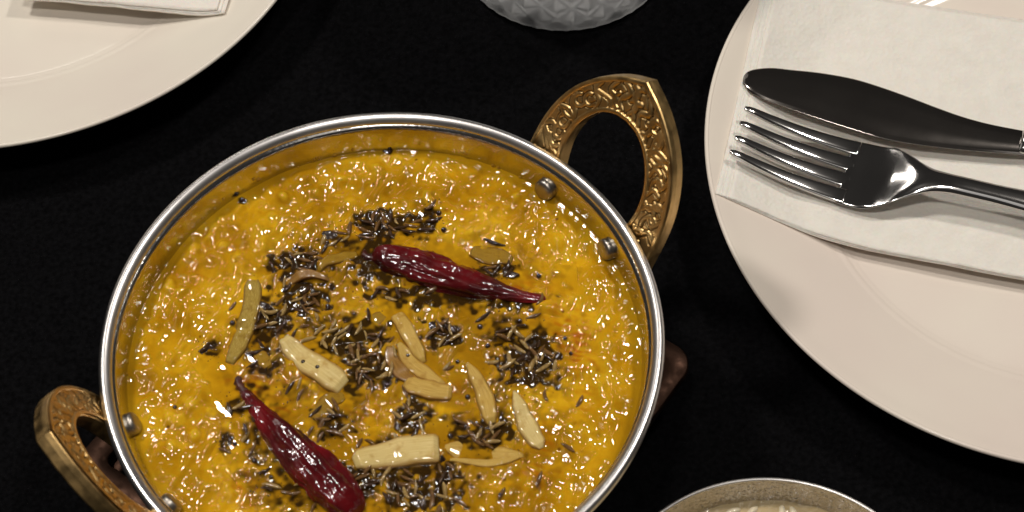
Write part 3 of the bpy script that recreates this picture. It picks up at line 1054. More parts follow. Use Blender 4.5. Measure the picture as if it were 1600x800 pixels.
def chilli(name, pix, widths, label, seed, zoff, zl):
    """a wrinkled, half-collapsed pod; pix runs from one end to the other"""
    N_, K_ = 150, 72
    C = curve_pts(pix, N_, zl)
    T = np.gradient(C, axis=0)
    T /= np.hypot(*T.T)[:, None]
    S_ = np.c_[-T[:, 1], T[:, 0], np.zeros(N_)]
    s = np.linspace(0, 1, N_)
    rad = np.interp(s, [w[0] for w in widths], [w[1] for w in widths]) * .001
    kk = np.ones(7) / 7
    rad = np.convolve(np.pad(rad, 3, mode='edge'), kk, 'valid')
    rad[0] = rad[-1] = 0.00015
    L_ = np.hypot(*np.diff(C, axis=0).T).sum()
    th = np.linspace(0, 2 * PI, K_, endpoint=False)
    gg = np.random.default_rng(seed)
    wr = np.zeros((N_, K_))
    for f in range(2, 9):
        ph = gg.uniform(0, 2 * PI)
        drift = np.cumsum(gg.normal(size=N_)) * 0.05
        wr += (0.085 / f ** 0.7) * np.sin(f * th[None] + ph + drift[:, None] + 2 * np.sin(s * gg.uniform(3, 8) + ph)[:, None])
    for f in (5, 7, 9):   # sharp lengthwise creases
        ph = gg.uniform(0, 2 * PI)
        drift = np.convolve(np.cumsum(gg.normal(size=N_)) * .16, np.ones(9) / 9, 'same')
        cr = (1 - np.abs(np.sin(f * th[None] / 2 + ph + drift[:, None]))) ** 3
        wr -= .13 * cr * (0.5 + 0.5 * np.sin(s * gg.uniform(7, 16) + ph))[:, None]
    for _ in range(34):   # dents
        cs_, ct, ws_, wt = gg.uniform(.1, .9), gg.uniform(0, 2 * PI), gg.uniform(.02, .07), gg.uniform(.25, .6)
        dth = np.angle(np.exp(1j * (th - ct)))
        wr -= gg.uniform(.04, .13) * np.exp(-((s[:, None] - cs_) / ws_) ** 2 - (dth[None] / wt) ** 2)
    ry = 1.0 + wr
    bump_ = np.array([0.012 * np.sin(s * L_ * 1000 * 2.2 + gg.uniform(0, 6)) * np.sin(3 * t__ + 1) for t__ in th]).T
    ry += bump_
    z0 = np.array([hd(*c) for c in C])
    z0 = np.convolve(np.pad(z0, 12, mode='edge'), np.ones(25) / 25, 'valid')
    side = np.cos(th)[None] * ry * rad[:, None] * 1.03
    upv = np.sin(th)[None] * ry * rad[:, None] * 0.80
    Cz = z0 + rad * zoff
    V = np.zeros((N_, K_, 3))
    V[..., 0] = C[:, None, 0] + side * S_[:, None, 0]
    V[..., 1] = C[:, None, 1] + side * S_[:, None, 1]
    V[..., 2] = Cz[:, None] + upv
    root = empty(name, (KX, KY, 0))
    tag(root, label, 'chilli', 'dried red chillies on the dal')
    F = [tuple(f) for f in grid_faces(N_, K_, closed_v=True)] + [tuple(range(K_)), tuple(range(N_ * K_ - 1, N_ * K_ - K_ - 1, -1))]
    mesh_obj('pod', V.reshape(-1, 3), F, M['chilli'], root)
    meniscus(C[::6], float(rad.max()) * .95, 0.0007)
    return root, C, Cz, rad


def stalk(root, P, r0, r1):
    P = np.array(P)
    P3 = smooth_prof(P, 6)
    secs = []
    for i in range(len(P3)):
        d = P3[min(i + 1, len(P3) - 1)] - P3[max(i - 1, 0)]
        d /= np.linalg.norm(d)
        s_ = np.cross(d, [0, 0, 1.0])
        s_ /= np.linalg.norm(s_)
        f = i / (len(P3) - 1)
        secs.append((P3[i], s_, np.cross(s_, d), r0 + (r1 - r0) * f + 0.0002 * math.sin(i * 1.3), r0 + (r1 - r0) * f))
    V, F = loft(secs, 12, 2.0)
    mesh_obj('stalk', V, F, M['stalk'], root)


ZC = DALZ + 0.003
root, C, Cz, rad = chilli('dried_chilli', [(579, 398), (600, 396), (640, 409), (690, 426), (740, 442), (790, 455), (825, 461), (853, 464)],
                          [(0, .2), (.015, 2.4), (.06, 4.1), (.14, 5.3), (.28, 6.0), (.42, 5.9), (.58, 4.7), (.72, 3.5), (.84, 2.1), (.93, 1.5), (.985, 1.3), (1, .5)],
                          'glossy dark red dried chilli, the upper one, with its thin tip to the right', 3, 0.25, ZC)
p0 = np.array([C[0][0], C[0][1], Cz[0]])
stalk(root, [p0 + [0.0012, 0, 0], p0 + [-.0012, .0006, .0004], p0 + [-.0022, .0018, .0003], p0 + [-.002, .0034, -.0004]], .0013, .0007)
root, C, Cz, rad = chilli('dried_chilli', [(376, 603), (390, 618), (408, 642), (436, 676), (470, 712), (506, 748), (535, 775), (554, 792), (562, 800)],
                          [(0, .8), (.03, 1.9), (.08, 2.0), (.16, 2.9), (.28, 4.0), (.42, 5.3), (.6, 6.4), (.78, 6.8), (.9, 6.0), (.96, 4.4), (.99, 2.4), (1, .2)],
                          'plump glossy dried chilli, the lower one, with its thin stalk end upwards', 8, 0.25, ZC)
p0 = np.array([C[0][0], C[0][1], Cz[0]])
stalk(root, [p0 + [0.001, -.001, 0], p0 + [-.0005, .0012, .0005], p0 + [-.0012, .0028, .0004], p0 + [-.0009, .0044, .0001]], .0014, .0011)


def sliver(name, pix, widths, thick, mat, label, cat='garlic slice', group='fried garlic slices on the dal', lift=0.0005, seed=0, dome=0.5, curl=0.0, tilt=0.0, wrinkle=0.0, spots=None):
    """a slice with rounded edges following a bent middle line; widths: (fraction, half width in px)"""
    N_ = 64
    zz = DALZ + 0.0008
    C = curve_pts(pix, N_, zz)
    T = np.gradient(C, axis=0)
    T /= np.hypot(*T.T)[:, None]
    S_ = np.c_[-T[:, 1], T[:, 0]]
    s = np.linspace(0, 1, N_)
    # a half width across the line, in millimetres (foreshortening depends on the direction)
    mm_per = np.hypot(S_[:, 0] / 1 * 5.15, S_[:, 1] * 4.35)
    hw = np.interp(s, [w[0] for w in widths], [w[1] for w in widths]) / mm_per * .001
    hw = np.convolve(np.pad(hw, 1, mode='edge'), [.25, .5, .25], 'valid')
    gg = np.random.default_rng(seed + 100)
    K_ = 30
    a = np.linspace(0, 2 * PI, K_, endpoint=False)
    ca, sa = np.cos(a), np.sin(a)
    ex = np.sign(ca) * np.abs(ca) ** (2 / 4.5)
    ey = np.sign(sa) * np.abs(sa) ** (2 / 4.0)
    zb = np.array([hd(*c) for c in C])
    zb = np.convolve(np.pad(zb, 8, mode='edge'), np.ones(17) / 17, 'valid')
    endf = np.minimum(1, np.minimum(s, 1 - s) * 14 + .15)
    ht = thick * .00037 * endf
    dome *= .55
    lift *= .6
    ph = gg.uniform(0, 6, 4)
    V = np.zeros((N_, K_, 3))
    off_ = ex[None] * hw[:, None] * (1 + .04 * np.sin(s * 15 + ph[0]))[:, None]
    up = ey[None] * ht[:, None]
    xx = ex[None] * np.ones((N_, 1))
    up = up + dome * 0.0005 * (1 - xx ** 2) * (ey[None] > 0) * endf[:, None]
    up = up + tilt * xx * hw[:, None]
    # ridges running along the slice
    up = up + 0.00009 * np.sin(xx * 5.5 + ph[1] + 2 * s[:, None]) * (ey[None] > 0)
    if wrinkle:
        wn = band_noise(128, 1.0, 0.14, seed + 3)[:N_, :K_] * wrinkle * 0.001
        up = up + wn * (ey[None] > .2)
    V[..., 0] = C[:, None, 0] + off_ * S_[:, None, 0]
    V[..., 1] = C[:, None, 1] + off_ * S_[:, None, 1]
    V[..., 2] = (zb + lift + curl * 0.001 * np.sin(s * PI))[:, None] + up
    F = [tuple(f) for f in grid_faces(N_, K_, closed_v=True)] + [tuple(range(K_)), tuple(range(N_ * K_ - 1, N_ * K_ - K_ - 1, -1))]
    o = mesh_obj(name, V.reshape(-1, 3), F, mat, None, loc=(KX, KY, 0))
    uvm = np.stack([np.repeat(s[:, None], K_, 1), (xx * .5 + .5), np.full((N_, K_), float(seed))], -1)
    a_ = o.data.attributes.new('uvm', 'FLOAT_VECTOR', 'POINT')
    a_.data.foreach_set('vector', uvm.astype(np.float32).ravel())
    tag(o, label, cat, group)
    meniscus(C[::4], float(hw.mean()) * 1.0, 0.0005)
    if spots:
        for fx, fy in spots:
            i = int(fx * (N_ - 1))
            c = C[i] + S_[i] * hw[i] * fy
            Vs, Fs = lathe([(0.0001, .0004), (.0004, .00034), (.0007, .0001), (.0007, -.0006)], 12)
            so = mesh_obj('dark_speck', Vs + np.array([c[0], c[1], V[i, :, 2].max() - .00005]), Fs, M['char'], o)
    return o


PO = [(0, 2), (.12, 9), (.35, 13), (.7, 13), (.93, 11), (1, 7)]
sliver('garlic_slice', [(395, 437), (394, 470), (385, 505), (373, 540), (359, 567)], [(0, 9), (.08, 14), (.5, 15), (.8, 15), (1, 7)], 2.8, M['garlic_wet'], 'wrinkled oil-soaked garlic slice standing upright at the left of the dal', seed=1, dome=1.2, wrinkle=.22)
sliver('garlic_slice', [(443, 531), (462, 550), (490, 573), (515, 590), (537, 604)], [(0, 8), (.15, 16), (.5, 19), (.85, 19), (1, 15)], 3.0, M['garlic_pale'], 'pale garlic slice with two dark specks right above the lower chilli', seed=2, dome=.8, spots=[(.42, -.3), (.62, -.05)])
sliver('garlic_slice', [(617, 487), (630, 508), (644, 535), (662, 567)], [(0, 7), (.1, 12), (.5, 13), (.85, 10), (1, 4)], 2.6, M['garlic_gold'], 'slender golden garlic slice slanting down from the middle of the dal', seed=3, dome=1.0, lift=.0009)
sliver('garlic_slice', [(608, 543), (616, 565), (630, 585), (645, 597)], [(0, 5), (.3, 13), (.7, 14), (1, 6)], 2.0, M['shallot'], 'brownish garlic slice leaning against the central cumin clump', seed=4, tilt=-.25)
sliver('garlic_slice', [(624, 540), (640, 565), (662, 583), (694, 600)], [(0, 4), (.2, 11), (.6, 12), (1, 3)], 2.0, M['garlic_gold'], 'thin golden garlic slice between the slender one and the curved one', seed=5, lift=.0004)
sliver('garlic_slice', [(632, 601), (650, 606), (680, 613), (706, 615)], [(0, 6), (.15, 13), (.6, 14), (.95, 11), (1, 8)], 2.8, M['garlic_gold'], 'curved golden garlic slice lying level below the centre', seed=6, dome=.9, lift=.0008)
sliver('garlic_slice', [(729, 569), (742, 590), (757, 620), (768, 662)], [(0, 2), (.2, 9), (.6, 14), (.9, 13), (1, 7)], 2.6, M['garlic_gold'], 'golden garlic slice tapering upwards left of the dark right clump', seed=7, dome=1.0, lift=.0007)
sliver('garlic_slice', [(803, 613), (813, 640), (828, 672), (846, 700)], [(0, 2), (.25, 11), (.6, 16), (.9, 13), (1, 4)], 2.8, M['garlic_pale'], 'pale pointed garlic slice below the dark right clump', seed=8, dome=1.0, lift=.0008)
sliver('garlic_slice', [(695, 699), (725, 703), (770, 710), (818, 712)], [(0, 4), (.15, 15), (.45, 18), (.75, 12), (1, 2)], 2.4, M['garlic_gold'], 'golden garlic slice with its point to the right, lowest at the right', seed=9, dome=1.0, lift=.0004)
sliver('garlic_slice', [(554, 727), (585, 716), (630, 706), (686, 702)], [(0, 9), (.08, 15), (.4, 20), (.8, 22), (.97, 20), (1, 17)], 4.2, M['garlic_pale'], 'thick pale cut garlic piece beside the fat end of the lower chilli', seed=10, dome=1.0, lift=.0012)
sliver('garlic_slice', [(700, 717), (740, 722), (780, 722), (818, 714)], [(0, 2), (.4, 6), (.8, 6), (1, 2)], 2.0, M['garlic_gold'], 'thin garlic strip tucked under the lowest right garlic slice', seed=19, dome=.6, lift=.0003)
sliver('onion_sliver', [(555, 516), (580, 502), (605, 490), (624, 476)], [(0, 5), (.3, 10), (.7, 10), (1, 4)], 1.6, M['onion'], 'translucent onion sliver half sunk behind the slender garlic slice', 'onion', 'fried onion slivers in the dal', seed=11, lift=.0004)
sliver('onion_sliver', [(488, 652), (503, 637), (520, 625), (540, 617)], [(0, 8), (.3, 13), (.7, 13), (1, 5)], 1.6, M['onion'], 'translucent onion sliver right below the pale spotted garlic slice', 'onion', 'fried onion slivers in the dal', seed=12, lift=.0003)
sliver('onion_sliver', [(735, 393), (758, 398), (780, 402), (800, 408)], [(0, 7), (.3, 14), (.7, 14), (1, 6)], 1.8, M['onion'], 'translucent onion sliver behind the middle of the upper chilli', 'onion', 'fried onion slivers in the dal', seed=13, lift=.0002)
sliver('onion_sliver', [(400, 548), (410, 560), (420, 575)], [(0, 7), (.3, 11), (.7, 11), (1, 6)], 1.8, M['onion'], 'small translucent onion piece between the wrinkled garlic and the spotted slice', 'onion', 'fried onion slivers in the dal', seed=14, lift=.0004)
sliver('onion_sliver', [(560, 395), (532, 405), (512, 412), (498, 425)], [(0, 5), (.3, 9), (.7, 8), (1, 4)], 1.6, M['onion'], 'glossy translucent onion sliver just left of the upper chilli', 'onion', 'fried onion slivers in the dal', seed=15, lift=.0005)
sliver('shallot_sliver', [(448, 446), (464, 436), (486, 433), (514, 439)], [(0, 3), (.3, 7), (.6, 6), (1, 2)], 1.8, M['shallot'], 'twisted browned shallot sliver in the upper left cumin', 'shallot', seed=16, lift=.001, curl=.6, tilt=.3)
# charred flakes
CH = [((503, 365), (517, 368), (533, 374), 7, 'charred flake behind the oily patch left of the upper chilli'),
      ((344, 623), (358, 628), (376, 631), 7, 'charred flake touching the stalk of the lower chilli'),
      ((312, 552), (324, 544), (342, 546), 6, 'charred flake left of the wrinkled garlic slice'),
      ((755, 375), (770, 381), (790, 383), 3, 'thin charred flake behind the middle of the upper chilli'),
      ((694, 508), (702, 514), (712, 521), 5, 'charred flake right of the slender golden garlic slice'),
      ((660, 326), (666, 332), (675, 338), 5, 'charred flake behind the blunt end of the upper chilli'),
      ((672, 505), (676, 512), (678, 520), 6, 'upright charred flake in the clump right of the slender garlic slice'),
      ((788, 425), (800, 430), (812, 430), 6, 'charred flake behind the tip of the upper chilli'),
      ((806, 545), (816, 556), (826, 560), 9, 'charred flake inside the dark right clump'),
      ((742, 658), (756, 664), (770, 668), 6, 'charred flake at the foot of the tapering garlic slice'),
      ((400, 482), (410, 478), (424, 484), 7, 'charred flake right beside the wrinkled garlic slice'),
      ((468, 470), (480, 472), (492, 466), 7, 'charred flake in front of the twisted shallot'),
      ((595, 355), (612, 350), (628, 356), 7, 'charred flake above the blunt end of the upper chilli'),
      ((690, 712), (694, 722), (700, 730), 5, 'charred flake between the thick garlic piece and the lowest slice'),
      ((640, 784), (655, 788), (672, 786), 8, 'charred flake in the front cumin clump')]
for i, (a_, b_, c_, w_, lb) in enumerate(CH):
    sliver('charred_flake', [a_, b_, c_], [(0, w_ * .3), (.35, w_), (.7, w_ * .8), (1, w_ * .3)], 1.0, M['char'], lb, 'charred flake', 'charred flakes on the dal', seed=30 + i, lift=.0005, dome=.4, tilt=.2 * (-1) ** i)

# raise the dal a little against everything that sits in it, then build it
for pts, rad_, rise in MEN:
    for (cx, cy) in pts:
        w = int(rad_ * 2.2 / cell) + 1
        ix, iy = int((cx + SZ / 2) / cell), int((cy + SZ / 2) / cell)
        x0, x1, y0, y1 = max(ix - w, 0), min(ix + w, ND), max(iy - w, 0), min(iy + w, ND)
        d = np.hypot(DX[x0:x1, y0:y1] - cx, DY[x0:x1, y0:y1] - cy)
        sub = HD[x0:x1, y0:y1]
        base_ = 0.0006 * (1 - (RR[x0:x1, y0:y1] / RIN) ** 2)
        want = np.exp(-((d - rad_) / (rad_ * .35 + .0005)) ** 2) * rise * .6
        np.maximum(sub, base_ + want - 0.0002, out=sub)

keep = RR < RIN + 0.0006
F = grid_faces(ND, ND)
kf = keep.ravel()[F].all(1)
F = F[kf]
idx = np.unique(F)
remap = np.zeros(ND * ND, int)
remap[idx] = np.arange(len(idx))
V = np.stack([DX, DY, HD + DALZ], -1).reshape(-1, 3)[idx]
dal = mesh_obj('lentil_curry', V, remap[F], M['dal'], None, loc=(KX, KY, 0))
attr(dal, 'oil_char', stain.ravel()[idx])
attr(dal, 'chilli_oil', red.ravel()[idx])
attr(dal, 'lentil', (lent / .0008 * rough_mask).ravel()[idx])
attr(dal, 'wet', wet.ravel()[idx])
attr(dal, 'edge_oil', (np.exp(-((RIN - RR) / 0.0035) ** 2) * .55 + .12 * wet).ravel()[idx])
tag(dal, 'thick yellow lentil dal with glossy oil filling the pan', 'dal')

# cumin seeds ---------------------------------------------------------
seed_mesh = []
for v_ in range(9):
    gg = np.random.default_rng(200 + v_)
    N_, K_ = 11, 10
    L_ = gg.uniform(4.2, 5.8)
    w_ = gg.uniform(.48, .74)
    bendr = gg.uniform(-1, 1) * (.30 if v_ < 7 else .9)
    s = np.linspace(-1, 1, N_)
    th = np.linspace(0, 2 * PI, K_, endpoint=False)
    rad = w_ * np.clip(1 - np.abs(s) ** 2.4, 0.02, 1) ** .75
    V = np.zeros((N_, K_, 3))
    rid = 1 + .13 * np.cos(5 * th + 1)
    V[..., 0] = (s * L_ / 2)[:, None]
    V[..., 1] = (bendr * s ** 2)[:, None] + rad[:, None] * (np.cos(th) * rid)[None]
    V[..., 2] = (.25 * s ** 2)[:, None] + rad[:, None] * (np.sin(th) * rid)[None]
    F = [tuple(f) for f in grid_faces(N_, K_, closed_v=True)] + [tuple(range(K_)), tuple(range(N_ * K_ - 1, N_ * K_ - K_ - 1, -1))]
    for mk in ('cumin_tan', 'cumin_brown', 'cumin_dark'):
        me = bpy.data.meshes.new('cumin_seed')
        me.from_pydata([tuple(p) for p in V.reshape(-1, 3) * .001], [], F)
        me.update()
        me.polygons.foreach_set('use_smooth', np.ones(len(F), dtype=bool))
        me.materials.append(M[mk])
        seed_mesh.append((mk, me))


def put_seed(x, y, z, rz, tl, label, group, kind):
    ms = [m for k_, m in seed_mesh if k_ == kind]
    o = bpy.data.objects.new('cumin_seed', random.choice(ms))
    COL.objects.link(o)
    o.location = (KX + x, KY + y, z)
    o.rotation_euler = (random.uniform(-.6, .6), tl, rz)
    sc = random.uniform(.70, 1.12)
    o.scale = (sc, sc, sc)
    tag(o, label, 'cumin seed', group)


WHERE = ['clump above the upper chilli', 'clump behind the shallot sliver', 'clump before the shallot sliver', 'clump beside the wrinkled garlic', 'patch left of the upper chilli',
         'upper central clump', 'lower central clump', 'clump beside the slender garlic', 'patch between the left clumps', 'clump below the central garlic', 'clump beside the lower chilli',
         'row along the thick garlic', 'big front clump', 'clump behind the lowest garlic', 'dark round clump', 'patch above the dark round clump', 'patch behind the upper chilli',
         'row below the upper chilli', 'patch by the thick garlic end', 'patch by the lower chilli stalk', 'small dark left spot', 'row left of the lower chilli', 'patch left of the fat chilli end',
         'patch below the fat chilli end', 'spot behind the upper chilli', 'patch below the wrinkled garlic', 'pair by the left shard', 'patch below the spotted garlic', 'patch behind the thick garlic']
nseed = 0
for i, (px, py, a, b, cnt, lb, gp) in enumerate(CL):
    placed = []
    cnt = int(cnt * 0.80)
    lb0 = lb.replace('dark cumin seed', 'cumin seed')
    for j in range(cnt):
        for _ in range(30):
            rr_ = math.sqrt(random.random()) * (.98 if random.random() < .75 else 1.5)
            aa = random.uniform(0, 2 * PI)
            qx, qy = px + a * rr_ * math.cos(aa), py + b * rr_ * math.sin(aa)
            if all(math.hypot(qx - u[0], qy - u[1]) > 8.0 for u in placed):
                break
        lay = min([math.hypot(qx - u[0], qy - u[1]) for u in placed] + [99])
        placed.append((qx, qy))
        x, y = dl(qx, qy)
        z = hd(x, y) + 0.0003 + (0.0009 if lay < 13 and random.random() < .6 else 0)
        kind = random.choices(['cumin_tan', 'cumin_brown', 'cumin_dark'], [.4, .38, .22] if i in (5, 6, 9, 10, 11, 12, 13, 14) else [.18, .37, .45])[0]
        tone = {'cumin_tan': 'tan', 'cumin_brown': 'brown', 'cumin_dark': 'nearly black'}[kind]
        if rr_ < .33:
            side = 'middle'
        else:
            side = ['right', 'front right', 'front', 'front left', 'left', 'rear left', 'rear', 'rear right'][int(((aa / (2 * PI)) * 8 + .5)) % 8]
        put_seed(x, y, z, random.uniform(0, PI * 2), random.uniform(-.3, .3), tone + ' cumin seed, ' + side + ' of the ' + WHERE[i], gp, kind)
        nseed += 1
loose = 0
while loose < 26:
    px, py = random.gauss(610, 150), random.gauss(560, 110)
    if not (330 < px < 900 and 330 < py < 790) or math.hypot((px - 610) / 270, (py - 560) / 230) > 1:
        continue
    x, y = dl(px, py)
    kd = random.choice(['cumin_tan', 'cumin_brown', 'cumin_brown', 'cumin_dark'])
    near = min(CL, key=lambda c: math.hypot(c[0] - px, c[1] - py))
    put_seed(x, y, hd(x, y) + .0002, random.uniform(0, 6.28), random.uniform(-.2, .2),
             {'cumin_tan': 'tan', 'cumin_brown': 'brown', 'cumin_dark': 'nearly black'}[kd] + ' loose cumin seed near the ' + WHERE[CL.index(near)], 'loose cumin seeds between the clumps', kd)
    loose += 1
    nseed += 1
for px, py, an, lb in SINGLES:
    x, y = dl(px, py)
    put_seed(x, y, hd(x, y) + .0003, R(an), 0, lb, 'lone cumin seeds on the plain dal', 'cumin_brown')
    nseed += 1
print('cumin seeds', nseed)

# mustard seeds -------------------------------------------------------
V, F = lathe(smooth_prof([(0.00001, .00078), (.0004, .00068), (.0007, .0003), (.00078, 0), (.0007, -.0003), (.0004, -.00068), (.00001, -.00078)], 2), 14)
mm0 = mesh_obj('mustard_seed', V, F, M['mustard'])
mme = mm0.data
bpy.data.objects.remove(mm0)
MS = [(731, 622, 'mustard seed left of the tapering golden garlic slice'), (750, 512, 'mustard seed in plain dal between the centre and the right clump'), (883, 528, 'mustard seed at the reddish oil patch on the right'),
      (715, 567, 'mustard seed at the upper tip of the tapering garlic slice'), (812, 503, 'mustard seed above the dark right clump'), (762, 540, 'mustard seed at the left edge of the dark right clump'),
      (368, 697, 'mustard seed in the small dark spot left of the lower chilli'), (360, 690, 'upper mustard seed in the small dark spot left of the lower chilli'), (398, 722, 'mustard seed beside the left flank of the lower chilli'),
      (424, 747, 'mustard seed low beside the left flank of the lower chilli'), (686, 336, 'mustard seed behind the middle of the upper chilli'), (694, 363, 'mustard seed just behind the upper chilli body'),
      (478, 420, 'mustard seed right in the upper left clump'), (455, 402, 'mustard seed at the back of the upper left clump'), (512, 383, 'mustard seed between the upper left clump and the oily patch'),
      (364, 508, 'mustard seed left of the wrinkled garlic slice'), (788, 423, 'mustard seed behind the thin part of the upper chilli'), (842, 434, 'mustard seed near the tip of the upper chilli'),
      (714, 660, 'mustard seed in plain dal above the lowest right garlic slice'), (704, 683, 'mustard seed right of the thick garlic piece'), (728, 668, 'upper mustard seed above the lowest right garlic slice'),
      (702, 733, 'mustard seed in front of the thick garlic piece end'), (782, 778, 'mustard seed at the front edge of the dal'), (274, 638, 'mustard seed in plain dal at the far left'),
      (378, 313, 'mustard seed by the rear left edge of the dal'), (609, 238, 'mustard seed at the rear edge of the dal'), (437, 490, 'mustard seed in the left clump'), (512, 476, 'mustard seed right of the twisted shallot'),
      (638, 560, 'mustard seed between the central garlic slices'), (605, 604, 'mustard seed in the central clump'), (892, 553, 'mustard seed below the reddish oil patch'), (756, 690, 'mustard seed beside the lowest right garlic slice')]
for px, py, lb in MS:
    x, y = dl(px, py)
    o = bpy.data.objects.new('mustard_seed', mme)
    COL.objects.link(o)
    s_ = random.uniform(.85, 1.25)
    o.scale = (s_, s_, s_)
    o.location = (KX + x, KY + y, hd(x, y) + .0003)
    tag(o, lb, 'mustard seed', 'mustard seeds on the dal')

# fine spice crumbs nobody could count
cv, cf = [], []
gc = np.random.default_rng(91)
tet = np.array([[1, 0, -.5], [-.5, .87, -.5], [-.5, -.87, -.5], [0, 0, .8]])
tf = [(0, 1, 3), (1, 2, 3), (2, 0, 3), (0, 2, 1)]
for i in range(900):
    c_ = CL[gc.integers(0, len(CL))]
    q = gc.normal(size=2)
    px, py = c_[0] + q[0] * c_[2] * .95, c_[1] + q[1] * c_[3] * 1.1
    x, y = dl(px, py)
    if math.hypot(x, y) > .074 or py > 815:
        continue
    s_ = gc.uniform(.00018, .00042)
    a_ = gc.uniform(0, 6.28)
    rot = np.array([[math.cos(a_), -math.sin(a_), 0], [math.sin(a_), math.cos(a_), 0], [0, 0, 1]])
    b0 = len(cv)
    cv += list((tet * gc.uniform(.6, 1.5, 3)) @ rot.T * s_ + np.array([x, y, hd(x, y) + .0001]))
    cf += [tuple(k_ + b0 for k_ in f) for f in tf]
cr = mesh_obj('spice_crumbs', np.array(cv), cf, M['char'], None, loc=(KX, KY, 0))
tag(cr, 'fine black spice crumbs sprinkled round the cumin clumps on the dal', 'spice crumbs')
cr['kind'] = 'stuff'

# smears and drops of dal on the steel above the surface
sv, sf = [], []
for i in range(46):
    a = gc.uniform(0, 2 * PI)
    h_ = DALZ + abs(gc.normal()) * .0022 + .0004
    if h_ > .063:
        continue
    rad_ = RIN + (h_ - DALZ) * .15
    w_, t_h = gc.uniform(.0003, .0011), gc.uniform(.0003, .0009)
    b0 = len(sv)
    m_ = 10
    for ring_, (f_, d_) in enumerate(((1.0, 0.0001), (.7, .0003), (.0, .0004))):
        for j in range(m_):
            q = 2 * PI * j / m_
            aa = a + w_ * f_ * math.cos(q) * (1 + .2 * math.sin(3 * q + i)) / rad_
            z_ = h_ + t_h * f_ * math.sin(q)
            rr_ = RIN + (z_ - DALZ) * .15 - d_
            sv.append((rr_ * math.cos(aa), rr_ * math.sin(aa), z_))
    for r_ in range(2):
        for j in range(m_):
            j2 = (j + 1) % m_
            sf.append((b0 + r_ * m_ + j, b0 + r_ * m_ + j2, b0 + (r_ + 1) * m_ + j2, b0 + (r_ + 1) * m_ + j))
M['smear'] = m_gloss('dried_dal_smear', (0.30, 0.15, 0.01), (0.50, 0.28, 0.03), 500, 0.4, 0.8, bumps=0.2)
sm = mesh_obj('dal_drops', np.array(sv), sf, M['smear'], None, loc=(KX, KY, 0))
tag(sm, 'tiny yellow drops of dal splashed on the inner wall of the pan', 'dal drops')
sm['kind'] = 'stuff'

# ------------------------------------------------------------------ small steel bowl of rice pudding
BX, BY, BR = 0.0672, -0.1636, 0.0500
bowl = empty('small_bowl', (BX, BY, 0))
tag(bowl, 'small steel bowl cut off by the lower edge of the picture', 'bowl')
pin = smooth_prof([(0.0001, .0040), (.024, .0044), (.034, .0085), (.0418, .018), (.0458, .028), (.0480, .0375), (.0492, .0440), (.0495, .0452)], 6)
pout = smooth_prof([(.0500, .0454), (.0501, .0444), (.0489, .0375), (.0468, .028), (.0428, .018), (.0350, .0075), (.026, .0012), (.0001, .0012)], 6)
V, F = lathe(np.vstack([pin, pout]), 200)
mesh_obj('bowl_wall', V, F, M['steel_small'], bowl)
a = np.linspace(0, 2 * PI, 12, endpoint=False)
ring = np.c_[0.04985 + .00055 * np.cos(a), .0452 + .00045 * np.sin(a)]
t_ = np.linspace(0, 2 * PI, 200, endpoint=False)
V = np.stack([np.outer(np.cos(t_), ring[:, 0]), np.outer(np.sin(t_), ring[:, 0]), np.tile(ring[:, 1], (200, 1))], -1).reshape(-1, 3)
mesh_obj('rim', V, grid_faces(200, 12, True, True), M['steel_rim'], bowl)
n = 420
gx = np.linspace(-.0490, .0490, n)
X, Y = np.meshgrid(gx, gx, indexing='ij')
Z = .0358 + .0002 * band_noise(n, .097, .012, 71) + .00008 * band_noise(n, .097, .004, 72)
rr = np.hypot(X, Y)
F = grid_faces(n, n)
F = F[(rr < .0484).ravel()[F].all(1)]
ix = np.unique(F)
rm = np.zeros(n * n, int)
rm[ix] = np.arange(len(ix))
pd = mesh_obj('rice_pudding', np.stack([X, Y, Z], -1).reshape(-1, 3)[ix], rm[F], M['pudding'], loc=(BX, BY, 0))
tag(pd, 'creamy beige rice pudding filling the small steel bowl', 'rice pudding')
GR = [(1146, 797, 15), (1176, 797, 40), (1222, 798, 80), (1240, 800, 100), (1160, 812, 60), (1205, 815, 10), (1260, 812, 30), (1190, 826, 70)]
V, F = loft([(np.array([x_, 0, 0]) * .001, np.array([0, 1., 0]), np.array([0, 0, 1.]), r_ * .001, r_ * .0009) for x_, r_ in ((-2.4, .15), (-2.1, .5), (-1.2, .9), (0, 1.0), (1.2, .9), (2.1, .5), (2.4, .15))], 12, 2.0)
gm = mesh_obj('rice_grain', V, F, M['grain'])
gme = gm.data
bpy.data.objects.remove(gm)
for i, (px, py, an) in enumerate(GR):
    x, y = at(px, py, .0365)
    o = bpy.data.objects.new('rice_grain', gme)
    COL.objects.link(o)
    o.location = (x, y, .0358)
    o.rotation_euler = (0, random.uniform(-.2, .2), R(an))
    lb = 'rice grain in the pudding, %s of four at the picture edge' % ['leftmost', 'second from left', 'third from left', 'rightmost'][i] if i < 4 else 'pale rice grain in the pudding below the picture edge'
    tag(o, lb, 'rice grain', 'rice grains in the pudding')

